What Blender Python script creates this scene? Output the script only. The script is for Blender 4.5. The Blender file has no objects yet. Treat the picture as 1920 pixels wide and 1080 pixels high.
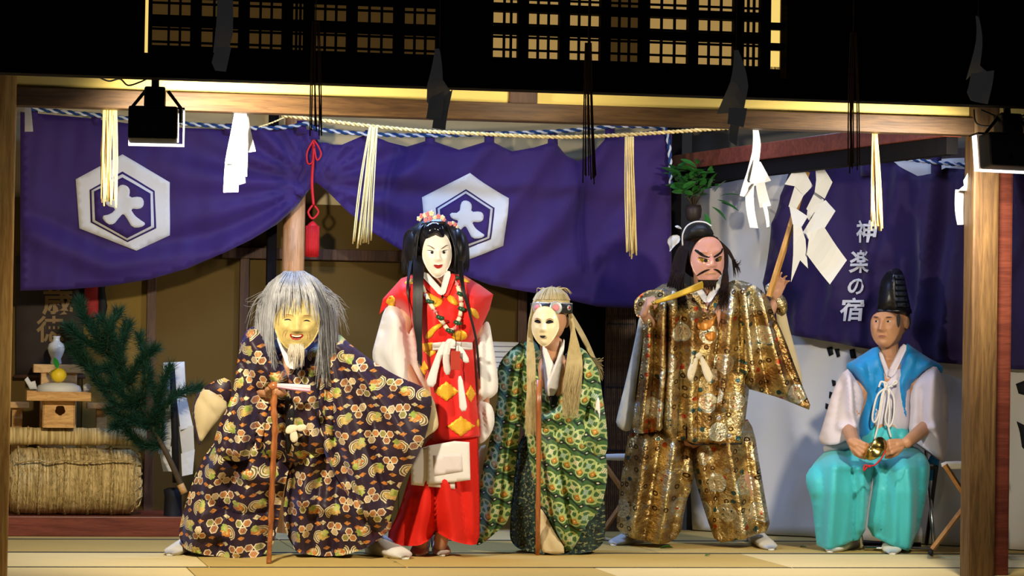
import bpy, bmesh, math, random
import numpy as np
from mathutils import Vector, Matrix
from mathutils.geometry import delaunay_2d_cdt

SC = bpy.context.scene
COL = SC.collection
RNG = random.Random(7)

# ------------------------------------------------------------------ camera
F = 5390.0                                   # focal length in pixels of the 1920x1080 frame
TH, PITCH, ROLL = math.radians(11), math.radians(1.222), math.radians(0.9)
CAM = np.array([-14 * math.sin(TH), -14 * math.cos(TH), 1.0])
FH = np.array([math.sin(TH), math.cos(TH), 0.0])
RH = np.array([math.cos(TH), -math.sin(TH), 0.0])
ZUP = np.array([0, 0, 1.0])
FW = FH * math.cos(PITCH) + ZUP * math.sin(PITCH)
UP0 = -FH * math.sin(PITCH) + ZUP * math.cos(PITCH)
CR = RH * math.cos(ROLL) + UP0 * math.sin(ROLL)
CU = UP0 * math.cos(ROLL) - RH * math.sin(ROLL)
cd = bpy.data.cameras.new('camera')
cd.sensor_width = 36.0
cd.lens = 36.0 * F / 1920.0
cd.clip_end = 200
cam = bpy.data.objects.new('camera', cd)
COL.objects.link(cam)
M = Matrix.Identity(4)
for i in range(3):
    M[i][0], M[i][1], M[i][2], M[i][3] = CR[i], CU[i], -FW[i], CAM[i]
cam.matrix_world = M
SC.camera = cam

# ------------------------------------------------------------------ world, lights, exposure
SC.view_settings.view_transform = 'Standard'
SC.view_settings.look = 'None'
SC.view_settings.gamma = 1.0
SC.view_settings.use_curve_mapping = False
SC.view_settings.exposure = 0.5
world = bpy.data.worlds.new('night_sky')
SC.world = world
world.use_nodes = True
world.node_tree.nodes['Background'].inputs[0].default_value = (0.13, 0.13, 0.14, 1)
world.node_tree.nodes['Background'].inputs[1].default_value = 0.11


def lamp(name, kind, loc, target, energy, color, **kw):
    d = bpy.data.lights.new(name, kind)
    d.energy = energy
    d.color = color
    for k, v in kw.items():
        setattr(d, k, v)
    o = bpy.data.objects.new(name, d)
    COL.objects.link(o)
    o.location = loc
    o.rotation_euler = (Vector(target) - Vector(loc)).to_track_quat('-Z', 'Y').to_euler()
    return o


# the two stage floodlights under the eaves, two unseen lamps added under the soffit and the tube lamps on the stage ceiling
lamp('flood_lamp', 'SPOT', (-1.80, -1.96, 1.93), (-.55, .35, .55), 230, (1, .87, .66),
     spot_size=math.radians(140), spot_blend=1.0, shadow_soft_size=.07)
lamp('flood_lamp', 'SPOT', (1.68, -2.02, 1.90), (0.75, .45, .45), 190, (1, .90, .74),
     spot_size=math.radians(118), spot_blend=1.0, shadow_soft_size=.07)
lamp('added_soffit_lamp', 'SPOT', (-.15, -1.95, 2.19), (0, .5, .7), 120, (1, .88, .66),
     spot_size=math.radians(140), spot_blend=1.0, shadow_soft_size=.05)  # unseen lamp added to even out light on the middle figures
lamp('added_soffit_lamp', 'SPOT', (-2.05, -2.15, 2.19), (-2.3, -1.0, .45), 34, (1, .84, .56),
     spot_size=math.radians(95), spot_blend=1.0, shadow_soft_size=.05)  # unseen lamp added to brighten the left front post
lamp('tube_lamp', 'AREA', (-0.6, 0.40, 2.42), (-0.6, 0.41, 0), 34, (.30, .50, 1),
     shape='RECTANGLE', size=1.2, size_y=.12)
lamp('tube_lamp', 'AREA', (1.45, .55, 2.42), (1.45, .56, 0), 8, (.5, .62, 1),
     shape='RECTANGLE', size=1.2, size_y=.12)


# ------------------------------------------------------------------ pixel <-> place
def ray(x, y):
    return FW + CR * ((x - 960) / F) + CU * ((540 - y) / F)


def at(x, y, Y):
    r = ray(x, y)
    return CAM + r * ((Y - CAM[1]) / r[1])


def fl(x, y, z=0.0):
    r = ray(x, y)
    return CAM + r * ((z - CAM[2]) / r[2])


class Plane:
    """an upright plane through a point of the floor; off = metres towards the audience"""

    def __init__(s, p, n=None):
        s.p = np.array(p, float)
        s.n = FH if n is None else np.array(n, float) / np.linalg.norm(n)
        s.S = F / float((s.p - CAM) @ FW)

    def __call__(s, x, y, off=0.0):
        x = np.asarray(x, float)
        y = np.asarray(y, float)
        r = FW + CR * ((x - 960) / F)[..., None] + CU * ((540 - y) / F)[..., None]
        t = ((s.p - CAM) @ s.n) / (r @ s.n)
        return CAM + r * t[..., None] - s.n * np.asarray(off, float)[..., None]

    def s_(s, off):
        return Plane(s.p - s.n * off, s.n)

    def v(s, x, y, off=0.0):
        return Vector(s.s_(off)(np.array(float(x)), np.array(float(y))))


# ------------------------------------------------------------------ objects
def link(o, parent=None):
    COL.objects.link(o)
    if parent is not None:
        o.parent = parent
    return o


def mesh(name, verts, faces, mat=None, parent=None, smooth=True, uv=None, mats=None, fm=None, stuff=False):
    me = bpy.data.meshes.new(name)
    me.from_pydata([tuple(map(float, v)) for v in verts], [], [tuple(f) for f in faces])
    if mats:
        for m in mats:
            me.materials.append(m)
        if fm is not None:
            me.polygons.foreach_set('material_index', list(fm))
    elif mat:
        me.materials.append(mat)
    if smooth:
        me.polygons.foreach_set('use_smooth', [True] * len(me.polygons))
    if uv is not None:
        lay = me.uv_layers.new(name='UVMap')
        idx = np.zeros(len(me.loops), int)
        me.loops.foreach_get('vertex_index', idx)
        lay.data.foreach_set('uv', np.asarray(uv, float)[idx].ravel())
    me.update()
    o = bpy.data.objects.new(name, me)
    link(o, parent)
    if parent is not None:
        o.matrix_parent_inverse = parent.matrix_basis.inverted()
    if stuff:
        o['kind'] = 'stuff'
    return o


def tag(o, label, cat, group=None):
    o['label'] = label
    o['category'] = cat
    if group:
        o['group'] = group
    return o


def struct(o, label, cat):
    o['kind'] = 'structure'
    return tag(o, label, cat)


def thing(name, label, cat, loc=(0, 0, 0), group=None):
    o = bpy.data.objects.new(name, None)
    o.empty_display_size = .1
    o.location = Vector([float(a) for a in loc])
    link(o)
    return tag(o, label, cat, group)


class MB:
    """collects verts and faces of ONE part"""

    def __init__(s):
        s.v, s.f = [], []

    def add(s, v, f):
        b = len(s.v)
        s.v += [tuple(map(float, p)) for p in v]
        s.f += [tuple(b + i for i in q) for q in f]
        return s

    def box(s, c, d, rot=None, bev=0.0):
        bm = bmesh.new()
        bmesh.ops.create_cube(bm, size=1)
        for v in bm.verts:
            v.co = Vector((v.co.x * d[0], v.co.y * d[1], v.co.z * d[2]))
        if bev > 0:
            bmesh.ops.bevel(bm, geom=bm.edges[:], offset=bev, segments=2, affect='EDGES', profile=.6)
        if rot is not None:
            bmesh.ops.transform(bm, matrix=rot.to_4x4(), verts=bm.verts)
        bmesh.ops.translate(bm, vec=Vector([float(a) for a in c]), verts=bm.verts)
        bm.verts.index_update()
        s.add([v.co[:] for v in bm.verts], [[v.index for v in f.verts] for f in bm.faces])
        bm.free()
        return s

    def tube(s, pts, r, n=8, cap=True, flat=1.0, upv=(0, 0, 1)):
        pts = [Vector([float(a) for a in p]) for p in pts]
        m = len(pts)
        rs = r if hasattr(r, '__len__') else [r] * m
        v, f = [], []
        prev = None
        for i, p in enumerate(pts):
            t = (pts[min(i + 1, m - 1)] - pts[max(i - 1, 0)])
            t = t.normalized() if t.length > 1e-9 else Vector((0, 0, 1))
            if prev is None:
                a = Vector(upv)
                if abs(a.dot(t)) > .95:
                    a = Vector((1, 0, 0))
                a = (a - t * a.dot(t)).normalized()
            else:
                a = prev - t * prev.dot(t)
                a = a.normalized() if a.length > 1e-6 else prev
            prev = a
            b = t.cross(a)
            for k in range(n):
                q = 2 * math.pi * k / n
                v.append(p + (a * math.cos(q) * flat + b * math.sin(q)) * rs[i])
        for i in range(m - 1):
            for k in range(n):
                f.append((i * n + k, i * n + (k + 1) % n, (i + 1) * n + (k + 1) % n, (i + 1) * n + k))
        if cap:
            f.append(tuple(range(n - 1, -1, -1)))
            f.append(tuple((m - 1) * n + k for k in range(n)))
        return s.add(v, f)

    def ball(s, c, r, seg=12, rings=8, rot=None):
        r = r if hasattr(r, '__len__') else (r, r, r)
        v, f = [], []
        for i in range(rings + 1):
            a = math.pi * i / rings
            for k in range(seg):
                b = 2 * math.pi * k / seg
                p = Vector((r[0] * math.sin(a) * math.cos(b), r[1] * math.sin(a) * math.sin(b), r[2] * math.cos(a)))
                if rot is not None:
                    p = rot @ p
                v.append(p + Vector([float(x) for x in c]))
        for i in range(rings):
            for k in range(seg):
                f.append((i * seg + k, (i + 1) * seg + k, (i + 1) * seg + (k + 1) % seg, i * seg + (k + 1) % seg))
        return s.add(v, f)

    def lathe(s, c, prof, n=24, axis=None):
        q = Vector(axis).to_track_quat('Z', 'X').to_matrix() if axis is not None else Matrix.Identity(3)
        v, f = [], []
        for r, h in prof:
            for k in range(n):
                a = 2 * math.pi * k / n
                v.append(q @ Vector((r * math.cos(a), r * math.sin(a), h)) + Vector([float(x) for x in c]))
        for i in range(len(prof) - 1):
            for k in range(n):
                f.append((i * n + k, i * n + (k + 1) % n, (i + 1) * n + (k + 1) % n, (i + 1) * n + k))
        f.append(tuple(range(n - 1, -1, -1)))
        f.append(tuple((len(prof) - 1) * n + k for k in range(n)))
        return s.add(v, f)

    def build(s, name, mat, parent=None, smooth=True, uv=None, stuff=False):
        return mesh(name, s.v, s.f, mat, parent, smooth, uv, stuff=stuff)


def boxo(name, c, d, mat, parent=None, rot=None, bev=.004):
    return MB().box(c, d, rot, bev).build(name, mat, parent, smooth=False)


# ------------------------------------------------------------------ drawn shapes -> solids
def chaikin(p, n, closed=True):
    p = np.asarray(p, float)
    for _ in range(n):
        q = np.roll(p, -1, 0) if closed else p[1:]
        a = p if closed else p[:-1]
        w = np.stack([a * .75 + q * .25, a * .25 + q * .75], 1).reshape(-1, 2)
        p = w if closed else np.vstack([p[:1], w, p[-1:]])
    return p


def resample(p, step):
    p = np.asarray(p, float)
    out = []
    for a, b in zip(p, np.roll(p, -1, 0)):
        n = max(1, int(round(np.hypot(*(b - a)) / step)))
        for k in range(n):
            out.append(a + (b - a) * k / n)
    q = [out[0]]
    for w in out[1:]:
        if np.hypot(*(w - q[-1])) > step * .35:
            q.append(w)
    return np.array(q)


def inside(pts, poly):
    x, y = pts[:, 0], pts[:, 1]
    r = np.zeros(len(pts), bool)
    for (x1, y1), (x2, y2) in zip(poly, np.roll(poly, -1, 0)):
        c = (y1 > y) != (y2 > y)
        with np.errstate(divide='ignore', invalid='ignore'):
            r ^= c & (x < (x2 - x1) * (y - y1) / (y2 - y1 + 1e-12) + x1)
    return r


def segdist(pts, line, closed=False):
    line = np.asarray(line, float)
    q = np.roll(line, -1, 0) if closed else line[1:]
    a = line if closed else line[:-1]
    d = np.full(len(pts), 1e9)
    for s, e in zip(a, q):
        v = e - s
        t = np.clip(((pts - s) @ v) / max(v @ v, 1e-9), 0, 1)
        d = np.minimum(d, np.hypot(*(pts - s - t[:, None] * v).T))
    return d


def triangulate(poly, step):
    lo, hi = poly.min(0), poly.max(0)
    gx, gy = np.meshgrid(np.arange(lo[0], hi[0], step), np.arange(lo[1], hi[1], step * .87))
    gx = gx + (np.arange(gx.shape[0]) % 2)[:, None] * step * .5
    g = np.stack([gx.ravel(), gy.ravel()], 1)
    g = g[inside(g, poly)]
    if len(g):
        g = g[segdist(g, poly, True) > step * .55]
    nb = len(poly)
    pts = [Vector((float(a), float(b))) for a, b in np.vstack([poly, g])]
    edges = [(i, (i + 1) % nb) for i in range(nb)]
    v, e, f, ov, oe, of = delaunay_2d_cdt(pts, edges, [], 1, 1e-6)
    P = np.array([(a.x, a.y) for a in v])
    d = segdist(P, poly, True)
    return P, [tuple(t) for t in f], d


def wobble(x, y, scale, seed):
    r = np.random.RandomState(seed)
    o = np.zeros_like(x)
    for k in range(6):
        a = r.uniform(0, 2 * math.pi)
        w = 2 * math.pi / scale * r.uniform(.6, 1.6)
        o += np.sin((x * math.cos(a) + y * math.sin(a)) * w + r.uniform(0, 6.3)) / 6
    return o


def folds_disp(P, folds, drape=(), seed=1):
    o = np.zeros(len(P))
    for pts, w, amp in folds:
        d = segdist(P, pts)
        o += 1.7 * amp * (np.exp(-(d / w) ** 2) if amp > 0 else np.exp(-d / (w * .8)))
    for k, (ang, lam, amp) in enumerate(drape):      # crease direction in degrees from vertical
        a = math.radians(ang)
        s = P[:, 0] * math.cos(a) + P[:, 1] * math.sin(a)
        ph = wobble(P[:, 0], P[:, 1], lam * 5, seed + k) * 3.2
        w = np.sin(2 * math.pi * s / lam + ph)
        o += 1.5 * amp * (1 - 2 * np.abs(np.sin(math.pi * s / lam + ph * .5)) ** .7) * (.65 + .7 * wobble(P[:, 0], P[:, 1], lam * 4, seed + 31 + k))
    return o


class Surf:
    def __init__(s, P, off):
        s.P, s.off = P, off

    def __call__(s, Q):
        Q = np.asarray(Q, float)
        d = ((Q[:, None, :] - s.P[None]) ** 2).sum(2)
        i = np.argpartition(d, 4, 1)[:, :4]
        w = 1 / (np.take_along_axis(d, i, 1) + .5)
        return (s.off[i] * w).sum(1) / w.sum(1)


def orient(faces, P):
    out = []
    for f in faces:
        a, b, c = P[f[0]], P[f[1]], P[f[2]]
        s = (b[0] - a[0]) * (c[1] - a[1]) - (b[1] - a[1]) * (c[0] - a[0])
        out.append(f if s < 0 else f[::-1])       # image y runs down: this faces the audience
    return out


FOLD_GAIN = {'gold_foil_brocade': 1.7, 'turquoise_trouser_cloth': 1.5, 'white_robe_cloth': 1.3, 'dark_hexagon_brocade': 1.35, 'green_linked_circle_brocade': 1.3}


def pillow(name, poly, pl, mat, parent=None, T=.08, Tb=None, R=60, folds=(), drape=(), base=None, step=7,
           smooth=2, seed=1, pinch=10, rnd=.5, uvoff=(0, 0), uvrot=0, hem=None):
    """a cloth body with this outline in the plane, rounded to thickness T in front and Tb behind;
    below the line y = hem its lower edge stays open-cut like a hem instead of closing to a seam"""
    Tb = T if Tb is None else Tb
    if 'collar' in name:
        T *= .4
    poly = resample(chaikin(poly, smooth), step)
    P, faces, d = triangulate(poly, step)
    if hem is not None:
        nx = np.roll(poly, -1, 0)
        keep = ((poly[:, 1] + nx[:, 1]) / 2 < hem)
        flat = np.abs(nx[:, 1] - poly[:, 1]) < 1.2 * np.abs(nx[:, 0] - poly[:, 0])
        keep |= ~flat
        d = np.full(len(P), 1e9)
        for k in np.where(keep)[0]:
            s_, e_ = poly[k], nx[k]
            vv = e_ - s_
            tt = np.clip(((P - s_) @ vv) / max(vv @ vv, 1e-9), 0, 1)
            d = np.minimum(d, np.hypot(*(P - s_ - tt[:, None] * vv).T))
    q = 1 - np.minimum(d / R, 1)
    t = np.maximum(1 - q * q, 0) ** rnd
    n = len(P)
    E = np.array(sorted({tuple(sorted((f[i], f[(i + 1) % 3]))) for f in faces for i in range(3)}))
    deg = np.bincount(E.ravel(), minlength=n).astype(float)
    free = d > .3
    for _ in range(8):
        acc = np.bincount(E[:, 0], t[E[:, 1]], n) + np.bincount(E[:, 1], t[E[:, 0]], n)
        t = np.where(free, .5 * t + .5 * acc / np.maximum(deg, 1), t)
    fade = np.clip(d / pinch, 0, 1)
    b0 = np.zeros(n) if base is None else np.asarray(base(P[:, 0], P[:, 1]), float) * np.ones(n)
    dis = folds_disp(P, folds, drape, seed) * fade * FOLD_GAIN.get(mat.name, 1.0)
    front = b0 + T * t + dis
    back = b0 - Tb * t - .002
    V = np.vstack([pl(P[:, 0], P[:, 1], front), pl(P[:, 0], P[:, 1], back)])
    faces = orient(faces, P)
    fb = [tuple(n + i for i in f[::-1]) for f in faces]
    bidx = [int(np.argmin(((P - b) ** 2).sum(1))) for b in poly]
    side = [(a_, b_, n + b_, n + a_) for a_, b_ in zip(bidx, bidx[1:] + bidx[:1]) if a_ != b_]
    uv = np.stack([P[:, 0], -P[:, 1]], 1) / pl.S
    uv[:, 0] += (T * t) * .25 + uvoff[0]
    uv[:, 1] += dis * .12 + uvoff[1]
    o = mesh(name, V, faces + fb + side, mat, parent, True, np.vstack([uv, uv]))
    return o, Surf(P, front)


def cloth(name, poly, pl, mat, parent=None, off=0.0, folds=(), drape=(), thick=.004, step=8, smooth=0, seed=1,
          fade=0, fn=None, smooth_shade=True):
    """one hanging sheet of cloth with folds and a little thickness"""
    poly = resample(chaikin(poly, smooth), step)
    P, faces, d = triangulate(poly, step)
    o = folds_disp(P, folds, drape, seed)
    if fade:
        o *= np.clip(d / fade, 0, 1)
    o = o + (off(P[:, 0], P[:, 1]) if callable(off) else off)
    if fn is not None:
        o = o + fn(P[:, 0], P[:, 1])
    n = len(P)
    faces = orient(faces, P)
    nb = len(poly)
    fb = [tuple(n + i for i in f[::-1]) for f in faces]
    bidx = [int(np.argmin(((P - b) ** 2).sum(1))) for b in poly]
    side = []
    for a, b in zip(bidx, bidx[1:] + bidx[:1]):
        if a != b:
            side.append((a, b, n + b, n + a))
    V = np.vstack([pl(P[:, 0], P[:, 1], o), pl(P[:, 0], P[:, 1], o - thick)])
    uv = np.stack([P[:, 0], -P[:, 1]], 1) / pl.S
    ob = mesh(name, V, faces + fb + side, mat, parent, smooth_shade, np.vstack([uv, uv]))
    return ob, Surf(P, o)


def decal(name, poly, pl, surf, mat, parent=None, lift=.004, step=6, smooth=0, thick=.003):
    """a print or trim that lies on a surface made above"""
    poly = resample(chaikin(poly, smooth), step)
    P, faces, d = triangulate(poly, step)
    o = surf(P) + lift
    faces = orient(faces, P)
    n = len(P)
    bidx = [int(np.argmin(((P - b) ** 2).sum(1))) for b in poly]
    side = [(a, b, n + b, n + a) for a, b in zip(bidx, bidx[1:] + bidx[:1]) if a != b]
    V = np.vstack([pl(P[:, 0], P[:, 1], o), pl(P[:, 0], P[:, 1], o - thick)])
    uv = np.stack([P[:, 0], -P[:, 1]], 1) / pl.S
    return mesh(name, V, faces + side + [tuple(n + i for i in f[::-1]) for f in faces], mat, parent, True, np.vstack([uv, uv]))


def strip(a, b, w0, w1, bend=0):
    """outline of a band from a to b, w0 wide at a and w1 at b"""
    a, b = np.array(a, float), np.array(b, float)
    t = (b - a) / np.linalg.norm(b - a)
    n = np.array([-t[1], t[0]])
    m = (a + b) / 2 + n * bend
    return [a + n * w0 / 2, m + n * (w0 + w1) / 4, b + n * w1 / 2, b - n * w1 / 2, m - n * (w0 + w1) / 4, a - n * w0 / 2]


# ------------------------------------------------------------------ materials
class N:
    def __init__(s, nt, k):
        s.nt, s.k = nt, k

    def _op(s, op, *a):
        nd = s.nt.nodes.new('ShaderNodeMath')
        nd.operation = op
        for i, q in enumerate(a):
            if isinstance(q, N):
                s.nt.links.new(q.k, nd.inputs[i])
            else:
                nd.inputs[i].default_value = float(q)
        return N(s.nt, nd.outputs[0])

    def __add__(s, o): return s._op('ADD', s, o)
    __radd__ = __add__
    def __sub__(s, o): return s._op('SUBTRACT', s, o)
    def __rsub__(s, o): return s._op('SUBTRACT', o, s)
    def __mul__(s, o): return s._op('MULTIPLY', s, o)
    __rmul__ = __mul__
    def __truediv__(s, o): return s._op('DIVIDE', s, o)
    def fl(s): return s._op('FLOOR', s)
    def fr(s): return s._op('FRACT', s)
    def ab(s): return s._op('ABSOLUTE', s)
    def sin(s): return s._op('SINE', s)
    def sq(s): return s._op('SQRT', s)
    def mn(s, o): return s._op('MINIMUM', s, o)
    def mx(s, o): return s._op('MAXIMUM', s, o)
    def lt(s, o): return s._op('LESS_THAN', s, o)
    def gt(s, o): return s._op('GREATER_THAN', s, o)
    def at2(s, o): return s._op('ARCTAN2', s, o)

    def ss(s, lo, hi):
        nd = s.nt.nodes.new('ShaderNodeMapRange')
        nd.interpolation_type = 'SMOOTHSTEP'
        s.nt.links.new(s.k, nd.inputs[0])
        nd.inputs[1].default_value, nd.inputs[2].default_value = lo, hi
        return N(s.nt, nd.outputs[0])


def hyp(x, y):
    return (x * x + y * y).sq()


class Mat:
    def __init__(s, name, rough=.7, metal=0.0, spec=.3, sheen=0.0):
        s.m = bpy.data.materials.new(name)
        s.m.use_nodes = True
        s.nt = s.m.node_tree
        s.b = s.nt.nodes['Principled BSDF']
        s.set('Roughness', rough)
        s.set('Metallic', metal)
        s.set('Specular IOR Level', spec)
        if sheen:
            s.set('Sheen Weight', sheen)
        s.c = None

    def set(s, k, v):
        if isinstance(v, N):
            s.nt.links.new(v.k, s.b.inputs[k])
        elif isinstance(v, tuple):
            s.b.inputs[k].default_value = v if len(v) == 4 else (*v, 1)
        else:
            s.b.inputs[k].default_value = v

    def n(s, t, **kw):
        nd = s.nt.nodes.new(t)
        for k, v in kw.items():
            setattr(nd, k, v)
        return nd

    def uv(s):
        nd = s.n('ShaderNodeUVMap')
        x = s.n('ShaderNodeSeparateXYZ')
        s.nt.links.new(nd.outputs[0], x.inputs[0])
        return N(s.nt, x.outputs[0]), N(s.nt, x.outputs[1])

    def vec(s, kind='Object', scale=(1, 1, 1)):
        nd = s.n('ShaderNodeTexCoord')
        mp = s.n('ShaderNodeMapping')
        mp.inputs['Scale'].default_value = scale
        s.nt.links.new(nd.outputs[kind], mp.inputs[0])
        return mp.outputs[0]

    def xyz(s, x, y, z=0.0):
        nd = s.n('ShaderNodeCombineXYZ')
        for i, q in enumerate((x, y, z)):
            if isinstance(q, N):
                s.nt.links.new(q.k, nd.inputs[i])
            else:
                nd.inputs[i].default_value = q
        return nd.outputs[0]

    def noise(s, vec, scale=5, detail=3, rough=.55, dist=0.0):
        nd = s.n('ShaderNodeTexNoise')
        if vec is not None:
            s.nt.links.new(vec, nd.inputs['Vector'])
        nd.inputs['Scale'].default_value = scale
        nd.inputs['Detail'].default_value = detail
        nd.inputs['Roughness'].default_value = rough
        nd.inputs['Distortion'].default_value = dist
        return N(s.nt, nd.outputs[0])

    def white(s, x, y):
        nd = s.n('ShaderNodeTexWhiteNoise', noise_dimensions='2D')
        s.nt.links.new(s.xyz(x, y), nd.inputs['Vector'])
        return N(s.nt, nd.outputs[0])

    def col(s, rgb):
        nd = s.n('ShaderNodeRGB')
        nd.outputs[0].default_value = (*rgb, 1)
        return nd.outputs[0]

    def mix(s, fac, a, b):
        nd = s.n('ShaderNodeMix', data_type='RGBA')
        for i, q in ((6, a), (7, b)):
            if isinstance(q, tuple):
                nd.inputs[i].default_value = (*q, 1)
            else:
                s.nt.links.new(q, nd.inputs[i])
        if isinstance(fac, N):
            s.nt.links.new(fac.k, nd.inputs[0])
        else:
            nd.inputs[0].default_value = fac
        return nd.outputs[2]

    def base(s, c):
        if isinstance(c, tuple):
            s.b.inputs['Base Color'].default_value = (*c, 1)
        else:
            s.nt.links.new(c, s.b.inputs['Base Color'])
        return s

    def bump(s, h, strength=.3, dist=.01):
        nd = s.n('ShaderNodeBump')
        nd.inputs['Strength'].default_value = strength
        nd.inputs['Distance'].default_value = dist
        s.nt.links.new(h.k, nd.inputs['Height'])
        s.nt.links.new(nd.outputs[0], s.b.inputs['Normal'])
        return s


def plain(name, rgb, rough=.7, metal=0.0, spec=.3, var=.12, scale=18, bump=0.0, sheen=0.0):
    m = Mat(name, rough, metal, spec, sheen)
    ns = m.noise(m.vec(), scale, 3)
    m.base(m.mix(ns, tuple(c * (1 - var) for c in rgb), tuple(min(1, c * (1 + var)) for c in rgb)))
    if bump:
        m.bump(ns, bump)
    return m.m


def wood(name, dark, light, scale=(14, 14, 1.2), rough=.55, spec=.3):
    m = Mat(name, rough, 0, spec)
    a = m.noise(m.vec(scale=scale), 1.6, 4, .6, 1.2)
    b = m.noise(m.vec(scale=tuple(q * 4 for q in scale)), 2.5, 2)
    c = m.mix(a.ss(.3, .7), dark, light)
    m.base(m.mix(b.ss(.45, .75) * .45, c, tuple(q * .55 for q in dark)))
    m.bump(b, .15, .004)
    return m.m


def glow(name, rgb, strength):
    m = bpy.data.materials.new(name)
    m.use_nodes = True
    b = m.node_tree.nodes['Principled BSDF']
    b.inputs['Base Color'].default_value = (*rgb, 1)
    b.inputs['Emission Color'].default_value = (*rgb, 1)
    b.inputs['Emission Strength'].default_value = strength
    return m
# ------------------------------------------------------------------ the materials of the place
WOOD_POST = wood('lit_post_wood', (.42, .20, .045), (.74, .44, .13))  # boosted pale tone stands in for lamp light on the left post
WOOD_POST_R = wood('dimmed_post_wood', (.085, .042, .014), (.20, .11, .035))  # the right post's weaker light is put into this darker copy
WOOD_DARK = wood('dark_beam_wood', (.045, .02, .012), (.10, .045, .022))
WOOD_BEAM = wood('beam_wood', (.055, .026, .010), (.13, .068, .024), scale=(1.2, 14, 14))
WOOD_RED = wood('red_lacquer_wood', (.13, .03, .018), (.22, .055, .03), scale=(1.2, 14, 14), rough=.4)
WOOD_PALE = wood('pale_cypress', (.50, .25, .07), (.72, .42, .15), scale=(3, 12, 12))
WOOD_ROUND = wood('peeled_log', (.55, .26, .10), (.72, .40, .20))
WOOD_STOOL = wood('stool_wood', (.36, .16, .04), (.50, .26, .08))
CANE_WOOD = wood('polished_cane_wood', (.24, .07, .018), (.48, .17, .05), rough=.28, spec=.6)
BLACK_WOOD = plain('matt_black_wood', (.006, .005, .006), .85, 0, .1)  # even near-black base colour of the eaves and black timbers
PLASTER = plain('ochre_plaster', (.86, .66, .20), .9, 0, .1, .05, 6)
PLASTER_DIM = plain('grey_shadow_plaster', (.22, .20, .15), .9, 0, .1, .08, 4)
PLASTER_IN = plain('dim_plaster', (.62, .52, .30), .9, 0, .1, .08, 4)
FUSUMA = plain('gold_brown_sliding_panel', (.19, .12, .024), .75, 0, .2, .12, 3)
FUSUMA_DARK = plain('brown_sliding_panel', (.10, .060, .012), .75, 0, .2, .12, 3)
PAPER_LIT = glow('lit_shoji_paper', (.85, .52, .16), .30)
PAPER_DIM = glow('dim_shoji_paper', (.75, .40, .10), .045)
STRIP_LIT = glow('lit_wall_strip', (.95, .66, .17), .7)


def tatami_mat(name, c1, c2):
    m = Mat(name, .75, 0, .15)
    w = m.noise(m.vec(scale=(6, 260, 10)), 1, 2)
    p = m.noise(m.vec(), 2.2, 3)
    m.base(m.mix(p, m.mix(w.ss(.3, .7), c1, c2), c2))
    m.bump(w, .25, .003)
    return m.m


TATAMI = tatami_mat('woven_rush', (.60, .47, .20), (.74, .60, .30))
TATAMI_B = tatami_mat('worn_woven_rush', (.44, .30, .085), (.54, .39, .13))
TATAMI_EDGE = plain('mat_edge_cloth', (.05, .05, .045), .8)
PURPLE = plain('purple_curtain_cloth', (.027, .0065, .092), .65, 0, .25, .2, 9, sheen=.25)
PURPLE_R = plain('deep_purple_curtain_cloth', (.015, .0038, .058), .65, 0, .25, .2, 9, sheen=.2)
CREST_WHITE = plain('white_crest_dye', (.62, .60, .56), .75, 0, .2, .04)
WHITE_SHEET = plain('white_sheet_cloth', (.74, .72, .68), .85, 0, .15, .05, 5)
INK = plain('black_ink', (.006, .006, .008), .7)
PAPER = plain('white_paper', (.66, .66, .65), .8, 0, .2, .02)
STRAW = plain('straw', (.86, .62, .22), .6, 0, .25, .2, 40)
RED_CORD = plain('red_cord', (.55, .012, .014), .6, 0, .3, .15, 60)
BLACK_METAL = plain('black_painted_metal', (.010, .010, .011), .45, 0, .4)
GLASS_LIT = glow('lit_lamp_glass', (1, .95, .9), 9)
CHROME = plain('steel_tube', (.55, .55, .55), .25, 1)
LEAF = plain('glossy_leaf', (.035, .17, .028), .35, 0, .5, .35, 20)
PINE = plain('pine_needle', (.010, .045, .022), .6, 0, .2, .4, 20)
BARK = plain('bark', (.08, .055, .03), .9, 0, .1, .3, 30, .4)
WHITE_GLAZE = plain('white_glaze', (.62, .62, .58), .15, 0, .6, .02)
MOCHI = plain('rice_cake', (.72, .71, .66), .6, 0, .3, .03)
YUZU = plain('citrus_peel', (.85, .60, .02), .45, 0, .4, .1, 60, .2)


def rope_mat(name, a, b, pitch=.05):
    m = Mat(name, .7)
    u, v = m.uv()
    w = ((u / pitch + v).fr()).lt(.5)
    m.base(m.mix(w, a, b))
    return m.m


ROPE_BLUE = rope_mat('blue_white_rope', (.012, .035, .13), (.62, .64, .66), .055)
ROPE_STRAW = rope_mat('straw_rope_fibre', (.80, .60, .22), (.48, .33, .10), .035)


def straw_wrap():
    m = Mat('woven_straw', .8, 0, .15)
    a = m.noise(m.vec(scale=(90, 6, 4)), 1.2, 3)
    b = m.noise(m.vec(scale=(4, 4, 30)), 1.0, 2)
    m.base(m.mix(a.ss(.3, .7), (.34, .24, .09), m.mix(b, (.70, .52, .22), (.82, .64, .32))))
    m.bump(a, .6, .01)
    return m.m


STRAW_WRAP = straw_wrap()


# ------------------------------------------------------------------ the costume cloths
def hexd(x, y):
    ax, ay = x.ab(), y.ab()
    return (ax * .866 + ay * .5).mx(ay)


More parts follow.
